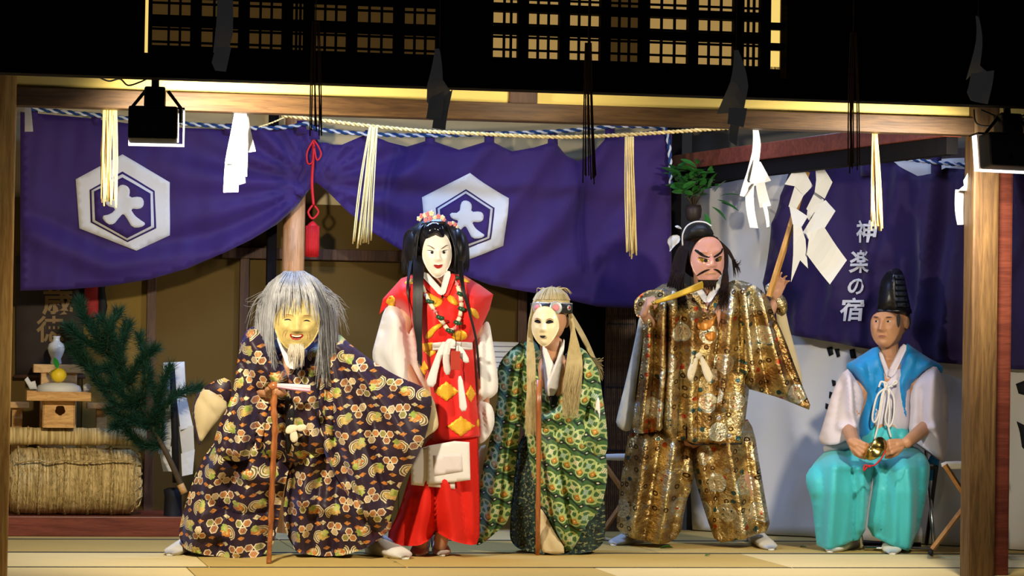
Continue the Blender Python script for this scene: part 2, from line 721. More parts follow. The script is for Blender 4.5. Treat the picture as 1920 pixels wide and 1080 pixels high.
def brocade_dark():
    m = Mat('dark_hexagon_brocade', .5, 0, .35)
    u, v = m.uv()
    n1 = m.noise(m.xyz(u, v), 26, 2)
    n2 = m.noise(m.xyz(u, v), 75, 2)
    cw, ch = .138, .122
    row = (v / ch).fl()
    us = u / cw + row * .5 + m.white(row, row * 0 + 3) * .25
    cell = us.fl()
    rnd = m.white(cell, row)
    rnd2 = m.white(row * 3.1 + 7, cell * 1.7)
    sx = (rnd2.gt(.5) - .5) * 2
    x = (us - cell - .5) * cw * sx
    y = (v / ch - row - .5) * ch * ((rnd.gt(.5) - .5) * 2)
    c = m.mix(n1, (.018, .008, .016), (.038, .018, .034))
    cream = m.mix(n2, (.66, .50, .27), (.88, .78, .56))
    # dragon: a cream half ring with stripes, an orange body and a green tail
    dx, dy = x + .034, y - .027
    rr = hyp(dx, dy * 1.05) + (n1 - .5) * .016
    stripes = (rr * 620).sin().gt(-.1)
    ringp = rr.lt(.034) * (dx + dy * .5 + (n2 - .5) * .02).lt(.004)
    c = m.mix(ringp, c, m.mix(stripes, m.mix(rnd, (.16, .11, .03), (.12, .13, .04)), cream))
    bd = hyp((dx - .012) * .8, (dy + .004) * 1.15) + (n2 - .5) * .030
    c = m.mix(bd.lt(.0205), c, m.mix(n2.gt(.52), m.mix(rnd2.gt(.45), (.55, .20, .03), (.50, .36, .09)), m.mix(rnd.gt(.5), (.70, .44, .14), (.62, .54, .26))))
    td = hyp(dx - .022, dy + .020) + (n2 - .5) * .028
    c = m.mix(td.lt(.0155), c, m.mix(n1.gt(.5), (.30, .38, .06), (.48, .50, .14)))
    # three hexagons
    R = .0168
    for cx, cy, k in ((.034, .004, 0), (.0165, -.026, 1), (.0515, -.026, 2)):
        d = hexd(x - cx, y - cy)
        t = (rnd * 3.7 + k * .37).fr()
        inner = m.mix(t.gt(.62), m.mix(t.gt(.3), (.30, .085, .03), (.50, .17, .04)), m.mix(rnd2.gt(.5), (.20, .24, .05), (.66, .52, .30)))
        inner = m.mix((d * 900).sin().gt(.6), inner, (.46, .30, .12))
        c = m.mix(d.lt(R), c, m.mix(d.gt(R * .74), inner, cream))
    # lozenges
    for cx, cy, cc in ((-.046, -.034, (.66, .24, .04)), (-.020, -.042, (.68, .58, .32)), (.042, .042, (.60, .24, .05))):
        d = (x - cx).ab() * .62 + (y - cy).ab() + (n2 - .5) * .006
        c = m.mix(d.lt(.0105), c, m.mix(n2.gt(.55), cc, tuple(q * .5 for q in cc)))
    m.base(c)
    m.set('Sheen Weight', .3)
    m.set('Sheen Roughness', .35)
    m.b.inputs['Sheen Tint'].default_value = (.2, .3, 1, 1)
    return m.m


def brocade_green():
    m = Mat('green_linked_circle_brocade', .55, 0, .3)
    u, v = m.uv()
    n2 = m.noise(m.xyz(u, v), 90, 2)
    n1 = m.noise(m.xyz(u, v), 9, 2)
    pa, pb = .066, .122
    a, b = (u * .93 - v * .37) / pa, (v * .93 + u * .37) / pb
    rb_ = b.fl()
    y = (b - rb_ - .5) * pb
    a1 = a + rb_ * .5
    ia = a1.fl()
    x = (a1 - ia - .5) * pa
    xh = ((a1 + .5).fr() - .5) * pa
    c = m.mix(n2, (.030, .085, .020), (.075, .16, .035))
    line = m.mix(n2, (.30, .40, .11), (.58, .62, .26))
    # big circle with a hatched square in it
    yy = y - .022
    r = hyp(x, yy)
    c = m.mix((r - .0325).ab().lt(.0042), c, line)
    for px, py in ((.0165, .0165), (-.0165, .0165), (.0165, -.0165), (-.0165, -.0165)):
        q1 = hyp(x - px * 1.9, yy - py * .25).mx(hyp(x - px * .25, yy - py * 1.9))
        c = m.mix((q1 - .0225).ab().lt(.0028), c, line)
    sq = x.ab().mx(yy.ab())
    odd = (ia * .5).fr().gt(.25)
    hatch = (x * 900).sin().gt(.1).mx((yy * 900).sin().gt(.1))
    c = m.mix(sq.lt(.0125), c, m.mix(hatch, (.10, .17, .06), m.mix(odd, (.72, .68, .40), (.42, .55, .42))))
    # orange squares in petals
    yo = y + .012
    lo = xh.ab() + yo.ab()
    ro = hyp(xh, yo)
    c = m.mix((ro - .021).ab().lt(.0035), c, line)
    c = m.mix(lo.lt(.0165), c, m.mix(lo.lt(.0045), (.50, .20, .015), (.72, .55, .22)))
    # black lozenges with a pale dot on a black line
    yk = y + .043 + (xh * 95).sin() * .004
    lk = x.ab() * .8 + yk.ab()
    c = m.mix(yk.ab().lt(.0048), c, (.010, .016, .010))
    c = m.mix(lk.lt(.0150), c, m.mix(lk.lt(.0048), (.010, .014, .010), (.66, .64, .44)))
    m.base(m.mix(n1.ss(.5, .8) * .22, c, (.05, .14, .05)))
    m.set('Sheen Weight', .25)
    m.b.inputs['Sheen Tint'].default_value = (.35, .9, .8, 1)
    return m.m


def brocade_teal():
    m = Mat('teal_under_robe_brocade', .55, 0, .3)
    u, v = m.uv()
    n = m.noise(m.xyz(u, v), 30, 3)
    n2 = m.noise(m.xyz(u, v), 75, 2)
    c = m.mix(n.ss(.4, .6), (.007, .016, .018), (.022, .048, .042))  # darkened so the deep shadow beside the sleeve is in the colour
    m.base(m.mix(n2.gt(.58), c, (.20, .22, .10)))
    return m.m


def brocade_gold():
    m = Mat('gold_foil_brocade', .34, .88, .5)
    u, v = m.uv()
    n = m.noise(m.xyz(u, v), 12, 4, .65)
    n2 = m.noise(m.xyz(u, v), 70, 3)
    n3 = m.noise(m.xyz(u, v), 5.0, 2)
    c = m.mix(n.ss(.32, .66), (.32, .18, .05), (.72, .56, .24))
    c = m.mix(n3.ss(.50, .36) * .8, c, m.mix(n, (.10, .035, .008), (.36, .16, .035)))  # random brown patches put the shade of the folds into the gold
    c = m.mix(n3.ss(.52, .66), c, m.mix(n2, (.56, .48, .30), (.80, .70, .44)))
    l = ((n * 34).sin()).ab().lt(.20) * n2.gt(.42)
    c = m.mix(l * .75, c, (.12, .055, .012))
    p = .150
    row = (v / p).fl()
    us = u / p + row * .5
    cell = us.fl()
    r1, r2 = m.white(cell, row), m.white(row * 2.3 + 5, cell * 1.9)
    x, y = (us - cell - .5) * p - (r1 - .5) * .03, (v / p - row - .5) * p - (r2 - .5) * .03
    d = hyp(x, y) + (n2 - .5) * .006
    on = r2.gt(.52)
    c = m.mix(on * d.lt(.048), c, m.mix(n2.gt(.5), (.62, .52, .32), (.72, .66, .50)))
    c = m.mix(on * (d - .046).ab().lt(.0030), c, m.mix(r1.gt(.5), (.80, .72, .50), (.55, .60, .58)))
    c = m.mix(on * d.lt(.034) * n2.gt(.60), c, m.mix(r1.gt(.4), (.015, .10, .12), (.55, .10, .02)))
    q = .050
    xs, ys = u / q + .5, v / q + .5
    k1, k2 = xs.fl(), ys.fl()
    h = m.white(k1 * 1.3, k2 * 2.1 + 3)
    h2 = m.white(k2 * 1.1 + 9, k1 * .7)
    ex, ey = (xs - k1 - .5) * q - (m.white(k1 + .5, k2) - .5) * .026, (ys - k2 - .5) * q - (h2 - .5) * .026
    e = hyp(ex, ey)
    free = (on * d.lt(.050)).lt(.5)
    c = m.mix(free * (e - .0095).ab().lt(.0030) * h.gt(.70), c, (.06, .028, .012))
    fl_ = free * (e + (n2 - .5) * .02).lt(.0120) * h.lt(.26)
    c = m.mix(fl_, c, m.mix(h2.gt(.62), m.mix(h2.gt(.3), (.04, .10, .11), (.42, .40, .38)), m.mix(n2.gt(.5), (.62, .12, .02), (.50, .04, .03))))
    m.base(c)
    m.set('Roughness', n2 * .25 + .22)
    m.bump(n2 * .45 + n * 1.0 + n3 * .6, .75, .02)
    return m.m


def red_gold():
    m = Mat('gold_thread_on_red', .45, .2, .5)
    u, v = m.uv()
    n = m.noise(m.xyz(u * 1.0, v * 1.5), 130, 1)
    k = (((n * 26).sin()).ab()).gt(.33)
    m.base(m.mix(k, (.62, .10, .005), (.98, .58, .03)))
    m.bump(k, .4, .003)
    return m.m


BROCADE = brocade_dark()
GREEN = brocade_green()
TEAL = brocade_teal()
GOLD = brocade_gold()
GOLD_TRIM = plain('gold_trim', (.62, .36, .05), .4, .5)
MEDALLION = red_gold()
RED = plain('scarlet_cloth', (.72, .012, .008), .55, 0, .3, .08, 9, sheen=.2)
RED_SKIRT = plain('scarlet_skirt_cloth', (.66, .016, .008), .7, 0, .2, .06, 9)
WHITE_SILK = plain('white_silk', (.74, .71, .68), .6, 0, .3, .03, sheen=.2)
CREAM = plain('cream_lining', (.58, .47, .27), .75, 0, .2, .06)
CREAM_BOW = plain('cream_ribbon', (.72, .62, .42), .6, 0, .3, .05)
BLACK_CLOTH = plain('black_cloth', (.008, .007, .010), .8)
TABI = plain('white_sock_cotton', (.72, .69, .62), .85, 0, .15, .03)
TURQ = plain('turquoise_trouser_cloth', (.055, .50, .55), .5, 0, .35, .05, 9, sheen=.2)
BLUE = plain('bright_blue_vest_cloth', (.003, .24, .60), .5, 0, .35, .08, 9, sheen=.3)
LILAC_CAST = plain('white_robe_cloth', (.64, .58, .66), .65, 0, .25, .03)  # white cloth with the overhead lamp's lilac cast put into its colour
SKIN = plain('skin', (.50, .25, .13), .5, 0, .35, .10, 14)
SKIN_LIGHT = plain('fair_skin', (.52, .27, .17), .5, 0, .35, .10, 14)
MASK_WHITE = plain('white_lacquer_mask', (.78, .70, .60), .32, 0, .5, .03)
MASK_YELLOW = plain('aged_yellow_mask', (.50, .38, .13), .55, 0, .3, .25, 38, .35)
MASK_CREAM = plain('cream_mask', (.78, .68, .42), .32, 0, .5, .05)
MASK_PINK = plain('pink_lacquer_mask', (.66, .33, .27), .22, 0, .6, .06)
LIP_RED = plain('red_lips', (.35, .012, .012), .4)
LIP_BROWN = plain('lip', (.36, .14, .09), .5)
HAIR_GREY = plain('grey_hair', (.32, .325, .34), .5, 0, .4, .45, 30)
HAIR_WHITE = plain('white_beard_hair', (.62, .56, .46), .6, 0, .3, .2, 30)
HAIR_BLOND = plain('flaxen_hair', (.44, .34, .15), .5, 0, .4, .3, 30)
HAIR_BLACK = plain('black_hair', (.006, .005, .006), .38, 0, .45, .3, 30)
HAIR_BROWN = plain('dark_brown_hair', (.016, .007, .004), .65, 0, .15, .3, 30)
HAIR_MAN = plain('greying_short_hair', (.05, .05, .055), .6, 0, .3, .5, 60)
HAT_BLACK = plain('black_lacquer_gauze', (.006, .006, .008), .3, 0, .5)
EYE_WHITE = plain('eye_white', (.60, .56, .50), .3)
EYE_GOLD = plain('gilded_eye', (.40, .22, .03), .25, .6)
BRASS = plain('brass', (.52, .40, .12), .22, 1)
PINK = plain('pink_petal', (.66, .22, .24), .6)
PEARL = plain('cream_bead', (.78, .70, .50), .35)
JADE = plain('jade_bead', (.015, .07, .03), .25, 0, .6)
ROPE_BLUE_A = plain('blue_cotton_strand', (.012, .05, .17), .8)
ROPE_WHITE_A = plain('white_cotton_strand', (.62, .64, .66), .8)
STRAW_D = plain('darker_straw', (.62, .42, .13), .7)  # darker second strand of the twisted straw ropes
# ================================================================== the setting
BACK = 1.9          # back wall
FRONT = -1.3        # line of the front posts
zb, zt = 2.005, 2.084

# floor of rush mats on a dark under-floor
flo = MB().box((0, .2, -.06), (7.2, 3.9, .08)).build('floor', WOOD_DARK, None, False)
struct(flo, 'stage floor laid with pale woven rush mats', 'floor')


def matpiece(x0, x1, y0, y1, m, edge='y'):
    g = .004
    boxo('tatami_mat', ((x0 + x1) / 2, (y0 + y1) / 2, -.0105), (x1 - x0 - g, y1 - y0 - g, .021), m, flo, bev=.003)
    if edge:
        for yy in (y0 + .012, y1 - .012):
            boxo('mat_border', ((x0 + x1) / 2, yy, .0008), (x1 - x0 - g * 2, .024, .0024), TATAMI_EDGE, flo, bev=0)


xs = [-3.5, -1.62, .25, 2.1, 3.5]
for i in range(4):
    matpiece(xs[i], xs[i + 1], -1.72, -.80, TATAMI_B if i % 2 else TATAMI, None)
xs = [-3.4, -1.52, -.62, 1.2, 3.5]
for i, m in enumerate((TATAMI, TATAMI_B, TATAMI, TATAMI)):
    matpiece(xs[i], xs[i + 1], -.80, .12, m if i != 2 else TATAMI_B, True)
xs = [-3.4, -1.0, .8, 3.5]
for i in range(3):
    matpiece(xs[i], xs[i + 1], .12, 1.04, TATAMI_B, True)
    matpiece(xs[i], xs[i + 1], 1.04, 1.95, TATAMI_B if i != 1 else TATAMI, True)

# back wall with its sliding panels
wb = boxo('wall_back', (-1.05, BACK + .06, 1.25), (4.66, .08, 2.9), PLASTER_IN, bev=0)
struct(wb, 'dim plastered back wall behind the purple curtain', 'wall')
for k, (x0, x1, m) in enumerate(((-2.9, -1.98, FUSUMA_DARK), (-1.98, -1.62, FUSUMA), (-1.62, -1.12, FUSUMA_DARK), (-1.12, -.86, FUSUMA_DARK), (-.86, -.25, FUSUMA_DARK), (-.25, .42, FUSUMA_DARK), (.42, .78, BLACK_WOOD), (.78, 1.25, BLACK_WOOD))):
    boxo('sliding_panel', ((x0 + x1) / 2, BACK - .004 - .006 * (k % 2), .90), (x1 - x0, .03, 1.75), m, wb)
for x in (-1.62, -1.12, -.86, .42, 1.22):
    boxo('panel_frame', (x, BACK - .035, .95), (.05, .05, 1.9), WOOD_DARK, wb)
boxo('lintel', (-.05, BACK - .04, 1.50), (2.4, .07, .06), WOOD_DARK, wb)

wl = boxo('wall_left', (-3.1, .4, 1.25), (.08, 3.2, 2.6), PLASTER_IN, bev=0)
struct(wl, 'plaster side wall at the shrine alcove end', 'wall')
pr0, pr1 = np.array([1.30, 2.0]), np.array([3.35, -.30])
u_ = (pr1 - pr0) / np.linalg.norm(pr1 - pr0)
rz = math.atan2(u_[1], u_[0])
RM = Matrix.Rotation(rz, 3, 'Z')
nrm_ = np.array([-u_[1], u_[0]])
if nrm_[0] < 0:
    nrm_ = -nrm_
cm = (pr0 + pr1) / 2 + nrm_ * .24
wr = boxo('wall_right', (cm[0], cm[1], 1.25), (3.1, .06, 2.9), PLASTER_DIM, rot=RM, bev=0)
struct(wr, 'angled plaster wall behind the white sheet and right curtain', 'wall')
boxo('wall_beam', (cm[0] - nrm_[0] * .08, cm[1] - nrm_[1] * .08, 2.04), (3.1, .10, .13), WOOD_DARK, wr, rot=RM)
boxo('wall_rail', (cm[0] - nrm_[0] * .06, cm[1] - nrm_[1] * .06, 1.925), (3.1, .06, .075), WOOD_DARK, wr, rot=RM)

ce = boxo('ceiling', (0, .3, 2.56), (6.4, 3.3, .06), WOOD_DARK, bev=0)
struct(ce, 'dark board ceiling over the stage', 'ceiling')

cp = boxo('trim_1', (1.245, BACK - .16, 1.2), (.07, .07, 2.6), BLACK_WOOD)
struct(cp, 'black corner post where curtain and white sheet meet', 'post')
p0 = at(551, 430, 1.62)
lg = MB().tube([(p0[0], 1.62, 0), (p0[0] - .002, 1.62, 1.1), (p0[0] + .004, 1.62, 2.5)], [.062, .060, .058], 20).build('trim_2', WOOD_ROUND)
struct(lg, 'pale round alcove post beneath the gathered curtain', 'post')
dp = boxo('trim_3', (p0[0] - .11, 1.7, 1.2), (.05, .06, 2.4), BLACK_WOOD)
struct(dp, 'thin black upright beside the round alcove post', 'post')

# alcove step
st = MB().box((-2.15, 1.58, .052), (1.7, .66, .104), None, .006).build('trim_4', WOOD_RED, None, False)
struct(st, 'low red-brown lacquered step of the alcove', 'step')

# front posts, beam, plaster strip, eaves
pl0 = at(25, 600, FRONT)[0]
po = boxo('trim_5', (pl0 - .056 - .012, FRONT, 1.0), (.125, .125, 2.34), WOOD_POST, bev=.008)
struct(po, 'lit square front post with swirling wood grain', 'post')
pr = at(1812, 600, FRONT)[0]
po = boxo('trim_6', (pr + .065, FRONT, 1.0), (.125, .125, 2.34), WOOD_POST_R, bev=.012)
struct(po, 'square front post beside the seated musician', 'post')
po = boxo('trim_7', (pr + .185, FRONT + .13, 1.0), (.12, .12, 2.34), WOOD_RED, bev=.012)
struct(po, 'darker second post tucked behind the front post', 'post')
be = boxo('trim_8', (-.15, FRONT, (zb + zt) / 2), (4.6, .11, zt - zb), WOOD_BEAM, bev=.004)
struct(be, 'brown front beam above the stage opening', 'beam')
ps = boxo('trim_9', (-.15, FRONT + .03, zt + .11), (4.6, .05, .22), PLASTER, bev=0)
struct(ps, 'bright yellow plaster strip above the front beam', 'wall')
sx = at(980, 185, FRONT)[0]
boxo('short_strut', (sx, FRONT, zt + .06), (.125, .05, .12), WOOD_DARK, ps)

# upper storey in front: black boards with two lattice windows
UY = -2.25
zf = at(960, 171, UY)[2]
wf = bpy.data.objects.new('wall_front', None)
link(wf)
struct(wf, 'black upper storey wall above the stage', 'wall')


def upx(px, py):
    p = at(px, py, UY)
    return p[0], p[2]


w1x0, w1z0 = upx(284, 98)
w1x1, _ = upx(826, 108)
w2x0, w2z0 = upx(922, 112)
w2x1, _ = upx(1432, 134)
TOPZ = 3.2
for nm, x0, x1, z0, z1 in (('board', -3.4, w1x0, zf, TOPZ), ('board', w1x1, w2x0, zf, TOPZ), ('board', w2x1 + .085, 3.4, zf, TOPZ), ('board', w1x0, w1x1, zf, w1z0), ('board', w2x0, w2x1 + .085, zf, w2z0)):
    boxo(nm, ((x0 + x1) / 2, UY, (z0 + z1) / 2), (x1 - x0 - .001, .06, z1 - z0 - .001), BLACK_WOOD, wf, bev=.002)
boxo('eave_edge', (0, UY - .01, zf + .016), (6.6, .12, .03), BLACK_WOOD, wf, bev=.004)
boxo('soffit', (0, (UY + FRONT) / 2 + .05, zf + .12), (6.6, FRONT - UY + .15, .03), BLACK_WOOD, wf, bev=0)


def lattice(name, x0, x1, z0, z1, groups, rows, mats, label, strong):
    w = bpy.data.objects.new(name, None)
    link(w)
    struct(w, label, 'window')
    n = len(groups)
    gw = (x1 - x0) / sum(groups)
    x = x0
    for gi, g in enumerate(groups):
        wd = gw * g
        boxo('paper_pane', (x + wd / 2, UY + .05, (z0 + z1) / 2), (wd, .006, z1 - z0), mats[gi % len(mats)], w, bev=0)
        boxo('stile', (x + wd, UY - .004, (z0 + z1) / 2), (.042, .05, z1 - z0), BLACK_WOOD, w, bev=.002)
        nb = 3
        for b in range(1, nb):
            boxo('lattice_bar', (x + .02 + (wd - .04) * b / nb + .003, UY + .012, (z0 + z1) / 2), (.009, .016, z1 - z0), BLACK_WOOD, w, bev=0)
        x += wd
    for r in rows:
        boxo('rail', ((x0 + x1) / 2, UY - .006, z0 + r), (x1 - x0, .05, .034), BLACK_WOOD, w, bev=.002)
    zz = z0 + .045
    while zz < z1:
        boxo('lattice_bar', ((x0 + x1) / 2, UY + .016, zz), (x1 - x0, .012, .009), BLACK_WOOD, w, bev=0)
        zz += .052
    return w


lattice('window_1', w1x0, w1x1, w1z0, w1z0 + .6, (1, 1.1, 1, .5, 1, 1.1, 1), (.122, .235, .41), [PAPER_DIM],
        'dim lattice shoji window high above the left crest', 0)
lattice('window_2', w2x0, w2x1, w2z0, w2z0 + .6, (.55, .75, .75, .72, .9, .85, .5), (.122, .215, .40), [PAPER_LIT, PAPER_LIT, PAPER_LIT, PAPER_DIM],
        'brighter lattice shoji window high above the straw rope', 1)
x0, z0 = upx(1432, 148)
boxo('lit_slit', (x0 + .040, UY - .02, z0 + .3), (.038, .01, .6), STRIP_LIT, wf, bev=0)
boxo('slit_edge', (x0 + .074, UY - .01, z0 + .3), (.028, .05, .6), WOOD_BEAM, wf, bev=0)
for r in (.13, .215):
    boxo('slit_bar', (x0 + .040, UY - .03, z0 + r), (.06, .05, .03), BLACK_WOOD, wf, bev=0)
x0, z0 = upx(271, 100)
boxo('lit_slit', (x0 + .004, UY - .03, z0 + .3), (.012, .008, .6), STRIP_LIT, wf, bev=0)

boxo('eave_purlin', (0, -2.62, 2.80), (6.6, .07, .07), BLACK_WOOD, wf, bev=0)
for x in (-2.6, -.9, .9, 2.6):
    boxo('eave_rafter', (x, -2.44, 2.80), (.06, .36, .05), BLACK_WOOD, wf, bev=0)

# tie beam from the back corner to the front, with a black rail under it
a_, b_ = np.array([1.27, 1.72]), np.array([1.80, -1.24])
ln = float(np.hypot(*(b_ - a_)))
RT = Matrix.Rotation(math.atan2(b_[1] - a_[1], b_[0] - a_[0]), 3, 'Z')
mid_ = (a_ + b_) / 2
tb = boxo('trim_10', (mid_[0], mid_[1], 2.045), (ln, .10, .085), WOOD_RED, rot=RT)
struct(tb, 'brown tie beam running from the back corner to the front beam', 'beam')
boxo('under_rail', (mid_[0], mid_[1], 1.962), (ln, .06, .08), BLACK_WOOD, tb, rot=RT)
# ================================================================== hangings
def twisted(name, pts, r, mats, strands=2, pitch=.06, parent=None, seg=.008, n=5):
    """a laid rope: strands wound round each other"""
    pts = [Vector([float(a) for a in p]) for p in pts]
    L = [0]
    for a, b in zip(pts, pts[1:]):
        L.append(L[-1] + (b - a).length)
    tot = L[-1]
    m = max(8, int(tot / seg))
    def P(s):
        for i in range(len(pts) - 1):
            if s <= L[i + 1] or i == len(pts) - 2:
                t = (s - L[i]) / max(L[i + 1] - L[i], 1e-9)
                return pts[i].lerp(pts[i + 1], t)
    V, Fc, fm = [], [], []
    for k in range(strands):
        mb = MB()
        line = []
        for i in range(m + 1):
            s = tot * i / m
            p = P(s)
            t = (P(min(s + .01, tot)) - P(max(s - .01, 0))).normalized()
            a = Vector((0, 0, 1)) if abs(t.z) < .9 else Vector((1, 0, 0))
            a = (a - t * a.dot(t)).normalized()
            b = t.cross(a)
            q = 2 * math.pi * (s / pitch + k / strands)
            line.append(p + (a * math.cos(q) + b * math.sin(q)) * r * .5)
        mb.tube(line, r * .55, n)
        b0 = len(V)
        V += mb.v
        Fc += [tuple(b0 + i for i in f) for f in mb.f]
        fm += [k % len(mats)] * len(mb.f)
    return mesh(name, V, Fc, None, parent, True, mats=mats, fm=fm)


def spline(p, n=6):
    """smooth path through points given as tuples"""
    p = [np.array(q, float) for q in p]
    out = []
    for i in range(len(p) - 1):
        a, b, c, d = p[max(i - 1, 0)], p[i], p[i + 1], p[min(i + 2, len(p) - 1)]
        for k in range(n):
            t = k / n
            out.append(.5 * ((2 * b) + (c - a) * t + (2 * a - 5 * b + 4 * c - d) * t * t + (3 * b - a - 3 * c + d) * t ** 3))
    out.append(p[-1])
    return out


def px_line(pl, pts, off=0.0, n=6):
    return [pl.v(q[0], q[1], (q[2] if len(q) > 2 else 0) + off) for q in spline(pts, n)]


CP = Plane((0, 1.45, 0), (0, 1, 0))
root = thing('stage_curtain', 'long purple curtain with two white hexagon crests, drawn up beside the round post', 'curtain', CP.v(590, 560))
G = (590, 338)


def gather(x, y):
    dx, dy = x - G[0], y - G[1]
    r = np.hypot(dx, dy) + 1e-6
    a = np.arctan2(dy, np.abs(dx) + 1e-6)
    k = np.where(dx < 0, 17.0, 15.0)
    env = np.exp(-r / 190.0)
    o = .042 * env * np.sin(k * a + r * .01 + np.where(dx < 0, 0, 1.3)) * np.clip(r / 25, 0, 1)
    # sagging swags along the lower hem
    o += .020 * np.sin(a * 6.5 + r * .006) * np.clip(r / 150, 0, 1) * np.exp(-r / 520)
    o += .016 * wobble(x, y * .6, 150, 5) + .010 * wobble(x * 1.4, y * .5, 70, 9)
    return o


outline = [(38, 210), (150, 220), (240, 231), (350, 240), (470, 243), (555, 238), (580, 244), (600, 266), (640, 272), (690, 250), (728, 266), (765, 274), (806, 262), (860, 281), (916, 264), (960, 284), (1000, 277), (1036, 266), (1062, 292), (1085, 302), (1108, 290), (1132, 262), (1170, 250), (1235, 244), (1258, 250),
           (1260, 420), (1258, 576), (1180, 578), (1120, 575), (1060, 561), (1000, 549), (920, 535), (860, 512), (800, 491), (750, 468), (700, 437), (650, 396), (612, 356), (592, 341), (583, 352), (556, 388), (520, 420), (470, 450), (420, 474), (350, 504), (280, 524), (200, 537), (120, 543), (38, 545)]
cur, csurf = cloth('cloth', outline, CP, PURPLE, root, folds=[
    ([(806, 270), (760, 330), (700, 380)], 16, .018), ([(916, 272), (870, 330)], 14, .016), ([(1036, 275), (960, 380), (900, 470)], 18, .02),
    ([(1132, 270), (1040, 420), (930, 520)], 22, .022), ([(1240, 260), (1180, 420), (1020, 540)], 26, .022), ([(1085, 296), (1120, 275)], 12, -.02),
    ([(1230, 300), (1100, 480)], 20, -.02), ([(60, 440), (200, 500), (400, 470), (560, 370)], 20, .018), ([(60, 400), (220, 470), (420, 430), (570, 350)], 20, -.014)],
    step=11, fn=gather)


def tab(px, y0, y1, w=17):
    cloth('hanging_loop', [(px - w / 2, y0), (px + w / 2, y0), (px + w / 2 + 1, y1), (px - w / 2 - 1, y1)], CP, PURPLE, root, off=.012, thick=.012, step=12)


for px, y0, y1 in ((62, 204, 225), (180, 212, 236), (430, 232, 252), (565, 226, 250), (590, 234, 262), (693, 244, 262), (806, 247, 280), (917, 246, 280), (1036, 244, 282), (1143, 233, 262)):
    tab(px, y0, y1)

DAI = [(-11, -41), (-3, -47), (8, -44), (13, -36), (11, -22), (31, -25), (39, -19), (39, -7), (31, -1), (14, -2), (22, 11), (33, 19), (44, 26), (35, 33), (18, 34), (8, 17), (1, 7), (-7, 16), (-16, 28), (-28, 29), (-41, 13), (-22, 9), (-12, -2), (-30, -6), (-35, -18), (-13, -19)]


def crest(hexo, ring, inner, c, sc):
    decal('crest', hexo, CP, csurf, CREST_WHITE, root, .005, 9)
    decal('crest_line', ring, CP, csurf, PURPLE, root, .008, 9)
    rg = np.array(ring)
    decal('crest_ring', rg + (np.array(inner) - rg) * .42, CP, csurf, CREST_WHITE, root, .011, 9)
    decal('crest_field', inner, CP, csurf, PURPLE, root, .014, 9)
    a = math.radians(sc[1])
    g = [(c[0] + (x * math.cos(a) - y * math.sin(a)) * sc[0], c[1] + (x * math.sin(a) + y * math.cos(a)) * sc[0]) for x, y in DAI]
    decal('crest_character', g, CP, csurf, CREST_WHITE, root, .017, 5, 1)


crest([(229, 290), (318, 342), (319, 441), (256, 470), (149, 428), (142, 336)], [(229, 322), (290, 358), (293, 428), (239, 454), (170, 417), (168, 356)],
      [(229, 333), (282, 363), (283, 424), (238, 447), (178, 413), (176, 359)], (230, 393), (1.0, 1))
crest([(879, 325), (952, 372), (944, 461), (875, 488), (796, 448), (791, 370)], [(873, 355), (926, 390), (918, 449), (873, 467), (820, 441), (816, 390)],
      [(872, 363), (918, 393), (911, 445), (872, 460), (826, 437), (823, 393)], (870, 417), (.88, 3))

RP = Plane((0, 1.43, 0), (0, 1, 0))
tag(twisted('cotton_rope', px_line(RP, [(50, 203), (150, 213), (240, 222), (350, 232), (470, 240), (540, 238), (575, 232), (600, 243), (700, 252), (820, 254), (950, 250), (1050, 246), (1120, 240), (1170, 236), (1250, 240)]), .0125, [ROPE_BLUE_A, ROPE_WHITE_A], 2, .075),
    'blue and white twisted rope carrying the crested curtain', 'rope')
tag(twisted('cotton_rope', px_line(Plane((0, 1.40, 0), (0, 1, 0)), [(1247, 238), (1254, 270), (1257, 310), (1258, 345)]), .0125, [ROPE_BLUE_A, ROPE_WHITE_A], 2, .075),
    'short blue and white rope end hanging down the black corner post', 'rope')
SP = Plane((0, .95, 0), (0, 1, 0))
tag(twisted('straw_rope', px_line(SP, [(528, 216), (600, 225), (690, 236), (800, 246), (900, 251), (960, 254), (1050, 257), (1150, 254), (1250, 248), (1365, 240)]), .0115, [STRAW, STRAW_D], 2, .05),
    'golden twisted straw rope strung across the stage', 'rope')
tag(twisted('straw_rope', px_line(SP, [(485, 238), (510, 230), (535, 219)]), .005, [STRAW, STRAW_D], 2, .03),
    'thin loose straw cord end near the round post', 'rope')

# red tassel on its cord
TP = Plane((0, 1.395, 0), (0, 1, 0))
t = thing('curtain_tassel', 'scarlet silk cord with bow and tassel tying up the purple curtain', 'tassel', TP.v(585, 482))
MB().tube(px_line(TP, [(588, 262), (587, 300), (585, 345), (588, 385)]), .008, 8).build('cord', RED_CORD, t)
for s in ((588, 262), (576, 285), (577, 306), (586, 302), (589, 270)), ((588, 262), (597, 275), (602, 290), (594, 300), (589, 275)):
    MB().tube(px_line(TP, s, .01), .005, 6).build('bow_loop', RED_CORD, t)
MB().tube(px_line(TP, [(586, 385), (578, 398), (586, 410), (597, 398), (590, 386)], .012), .006, 6).build('knot', RED_CORD, t)
c = TP.v(585, 482)
MB().lathe(c, [(.033, 0), (.035, .05), (.034, .12), (.030, .165), (.018, .18), (.006, .19)], 18).build('tassel_skirt', RED_CORD, t)
mb = MB()
for k in range(26):
    a = 2 * math.pi * k / 26
    mb.tube([c + Vector((math.cos(a) * .0345, math.sin(a) * .0345, z)) for z in (.005, .06, .12, .165)], .003, 4)
mb.build('tassel_threads', RED_CORD, t, stuff=True)


